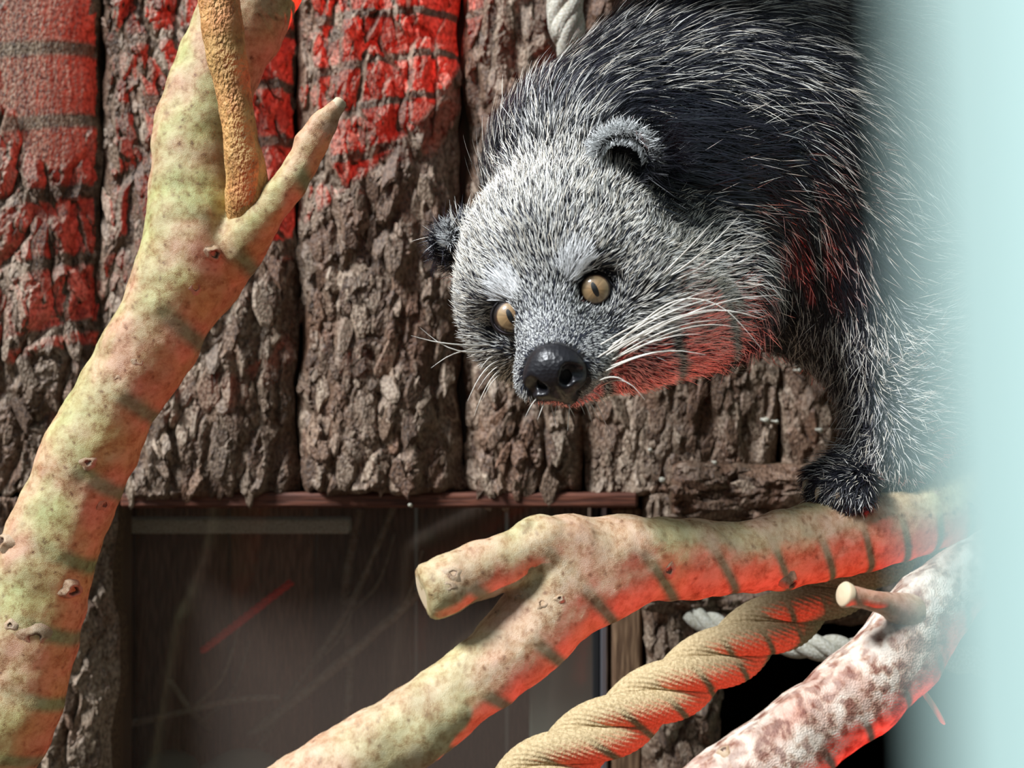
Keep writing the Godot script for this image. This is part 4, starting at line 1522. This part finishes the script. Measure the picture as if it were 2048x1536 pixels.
func make_nose(parent: Node) -> void:
	var f := Field.new()
	var X := head_axes()
	f.egg(hd(0, -1.97, 4.15), X, Vector3(0.0128, 0.0118, 0.0105), 0.003)
	for s in [-1, 1]:
		f.egg(hd(s * 0.72, -2.17, 4.35), X, Vector3(0.0078, 0.0088, 0.0080), 0.004)
	f.capsule(hd(0, -2.72, 4.4), hd(0, -3.47, 3.7), 0.0058, 0.0045, 0.004)
	f.capsule(hd(0, -1.67, 3.9), hd(0, -1.22, 2.8), 0.0088, 0.0060, 0.006)
	for s in [-1, 1]:
		# comma-shaped nostrils that open to the side
		f.capsule(hd(s * 0.62, -2.32, 5.5), hd(s * 0.95, -1.97, 5.1), 0.0032, 0.0036, -0.002)
		f.capsule(hd(s * 0.95, -1.97, 5.1), hd(s * 1.55, -2.47, 4.5), 0.0036, 0.0022, -0.002)
		f.capsule(hd(s * 0.62, -2.32, 5.5), hd(s * 0.55, -2.12, 4.2), 0.0030, 0.0020, -0.0015)
	f.capsule(hd(0, -2.22, 5.55), hd(0, -3.42, 4.6), 0.0014, 0.0010, -0.0022)
	f.all()
	var c := hd(0, -2.12, 4.1)
	var g := surface(f, c - Vector3.ONE * 0.026, c + Vector3.ONE * 0.026, 0.00075)
	put("nose", indexed(g[0], outward(g[0], g[1])), M.nose_skin, parent)


func build_animal() -> void:
	shape_animal()
	var o := thing("binturong", at(1700, 1000, 0.80), "grey black shaggy binturong with amber eyes leaning down from the perch branch", "animal")
	var lo := Vector3(-0.065, 1.15, -1.10)
	var hi := Vector3(0.78, 1.60, -0.62)
	var g := surface(body, lo, hi, 0.0036)
	body.all()
	var idx := outward(g[0], g[1])
	var m := indexed(g[0], idx)
	put("body", m, M.skin, o)
	make_nose(o)
	eye(o, 1192, 578, 1.0)
	eye(o, 1022, 632, -1.0)
	if not FUR:
		return
	for k in ["dark_fur", "head_fur", "guard_hair", "pale_fur"]:
		coat[k] = [[], []]
	var nrm: PackedVector3Array = m.surface_get_arrays(0)[Mesh.ARRAY_NORMAL]
	grow_coat(g[0], idx, nrm)
	ear(o, earL, Vector3(-0.25, -0.42, 0.87).normalized(), Vector3(0.94, 0.15, 0.34).normalized(), 0.0160)
	ear(o, earR, Vector3(-0.90, 0.05, 0.30).normalized(), Vector3(0.32, 0.1, 0.94).normalized(), 0.0105)
	for k in 1500:
		# the long black tuft behind the ear
		var q := Vector2(rng.randf_range(1270, 1400), rng.randf_range(235, 405))
		var p := touch(q.x, q.y)
		var t := rng.randf_range(0.6, 1.3)
		hair("dark_fur", p, body.normal(p), Vector3(1, 0.04, 0.12) + Vector3(rng.randfn(0, 0.14), rng.randfn(0, 0.14), 0), rng.randf_range(0.15, 0.5), rng.randf_range(0.020, 0.042), 0.0007, Color(t, t, t * 1.06))
	var looks := {
		"dark_fur": strand_mesh(Color(0.009, 0.0095, 0.013), Color(0.014, 0.015, 0.021), 0.0, 1.0, 0.30),
		"head_fur": strand_mesh(Color(0.020, 0.018, 0.018), Color(0.90, 0.89, 0.86), 0.46, 0.60, 0.22),
		"guard_hair": strand_mesh(Color(0.012, 0.012, 0.014), Color(0.92, 0.90, 0.86), 0.50, 0.60, 0.30),
		"pale_fur": strand_mesh(Color(0.55, 0.55, 0.55), Color(0.92, 0.92, 0.92), 0.0, 0.4, 0.2),
	}
	var labels := {"dark_fur": "black underfur", "head_fur": "white tipped short hair of the head", "guard_hair": "long white tipped guard hair", "pale_fur": "white hair of brows and ear rims"}
	for k in coat:
		var mm := MultiMesh.new()
		mm.transform_format = MultiMesh.TRANSFORM_3D
		mm.use_colors = true
		mm.mesh = looks[k]
		mm.instance_count = coat[k][0].size()
		for i in mm.instance_count:
			mm.set_instance_transform(i, coat[k][0][i])
			mm.set_instance_color(i, coat[k][1][i])
		var mi := MultiMeshInstance3D.new()
		mi.name = k
		mi.multimesh = mm
		mi.material_override = M.hair if k == "dark_fur" else M.guard
		mi.set_meta("kind", "stuff")
		mi.set_meta("label", labels[k])
		o.add_child(mi, true)
		mi.position = -o.position
	# whiskers: root pixel, tip pixel, arch
	for w in [
		[1215, 700, 1440, 575, 0.004], [1222, 690, 1470, 590, 0.004], [1210, 712, 1500, 628, 0.008], [1225, 705, 1532, 640, 0.010], [1235, 690, 1525, 700, 0.022], [1230, 715, 1440, 640, 0.004],
		[1220, 722, 1400, 668, 0.003], [1215, 735, 1412, 710, 0.004], [1205, 745, 1350, 700, 0.002], [1240, 700, 1560, 590, 0.006], [1200, 690, 1380, 610, 0.002], [1245, 715, 1480, 655, 0.006],
		[1195, 715, 1330, 655, 0.002], [1250, 690, 1430, 622, 0.003],
		[1330, 560, 1482, 428, -0.002], [1340, 565, 1502, 470, -0.002], [1320, 555, 1430, 440, 0.0],
		[985, 690, 822, 671, -0.002], [990, 698, 840, 655, -0.006], [985, 705, 862, 736, 0.004], [1000, 720, 935, 802, 0.004], [1005, 735, 948, 832, 0.004], [1010, 745, 965, 800, 0.003], [1005, 728, 955, 780, 0.002],
		[995, 712, 960, 740, 0.002], [1015, 755, 990, 800, 0.002], [1020, 765, 1045, 830, -0.002], [998, 700, 960, 706, 0.0],
		[1190, 765, 1260, 770, 0.003], [1195, 775, 1290, 800, 0.006], [1175, 785, 1215, 820, 0.003], [1160, 790, 1185, 850, 0.002], [1180, 790, 1228, 898, 0.003], [1140, 795, 1135, 862, 0.0], [1115, 800, 1108, 835, 0.0],
		[1090, 800, 1075, 840, 0.0], [1130, 798, 1150, 835, 0.0], [1150, 795, 1170, 830, 0.001], [1205, 760, 1240, 745, 0.002], [1165, 792, 1200, 845, 0.002], [1100, 802, 1112, 850, 0.0], [1075, 795, 1050, 835, 0.001],
	]:
		whisker(o, w[0], w[1], w[2], w[3], w[4], 0.02 if absf(w[2] - w[0]) > 60 else 0.004, 0.00036 if absf(w[2] - w[0]) > 60 else 0.00024)
	for t in [[1622, 962, 0.786, 1606, 982], [1646, 975, 0.777, 1632, 1000], [1684, 980, 0.770, 1676, 1006]]:
		var p := at(t[0], t[1], t[2])
		var q := at(t[3], t[4], t[2] - 0.004)
		put("claw", tube(spline([[p, 0.0022], [p.lerp(q, 0.5) + Vector3(-0.001, 0.0012, 0.001), 0.0017], [q, 0.0003]], 0.001), 10, no_bump, white), M.claw, o)


const FUR := true


func _ready() -> void:
	rng.seed = 77
	set_view()
	make_materials()
	build_setting()
	build_branches()
	build_ropes()
	build_den()
	build_fittings()
	build_animal()
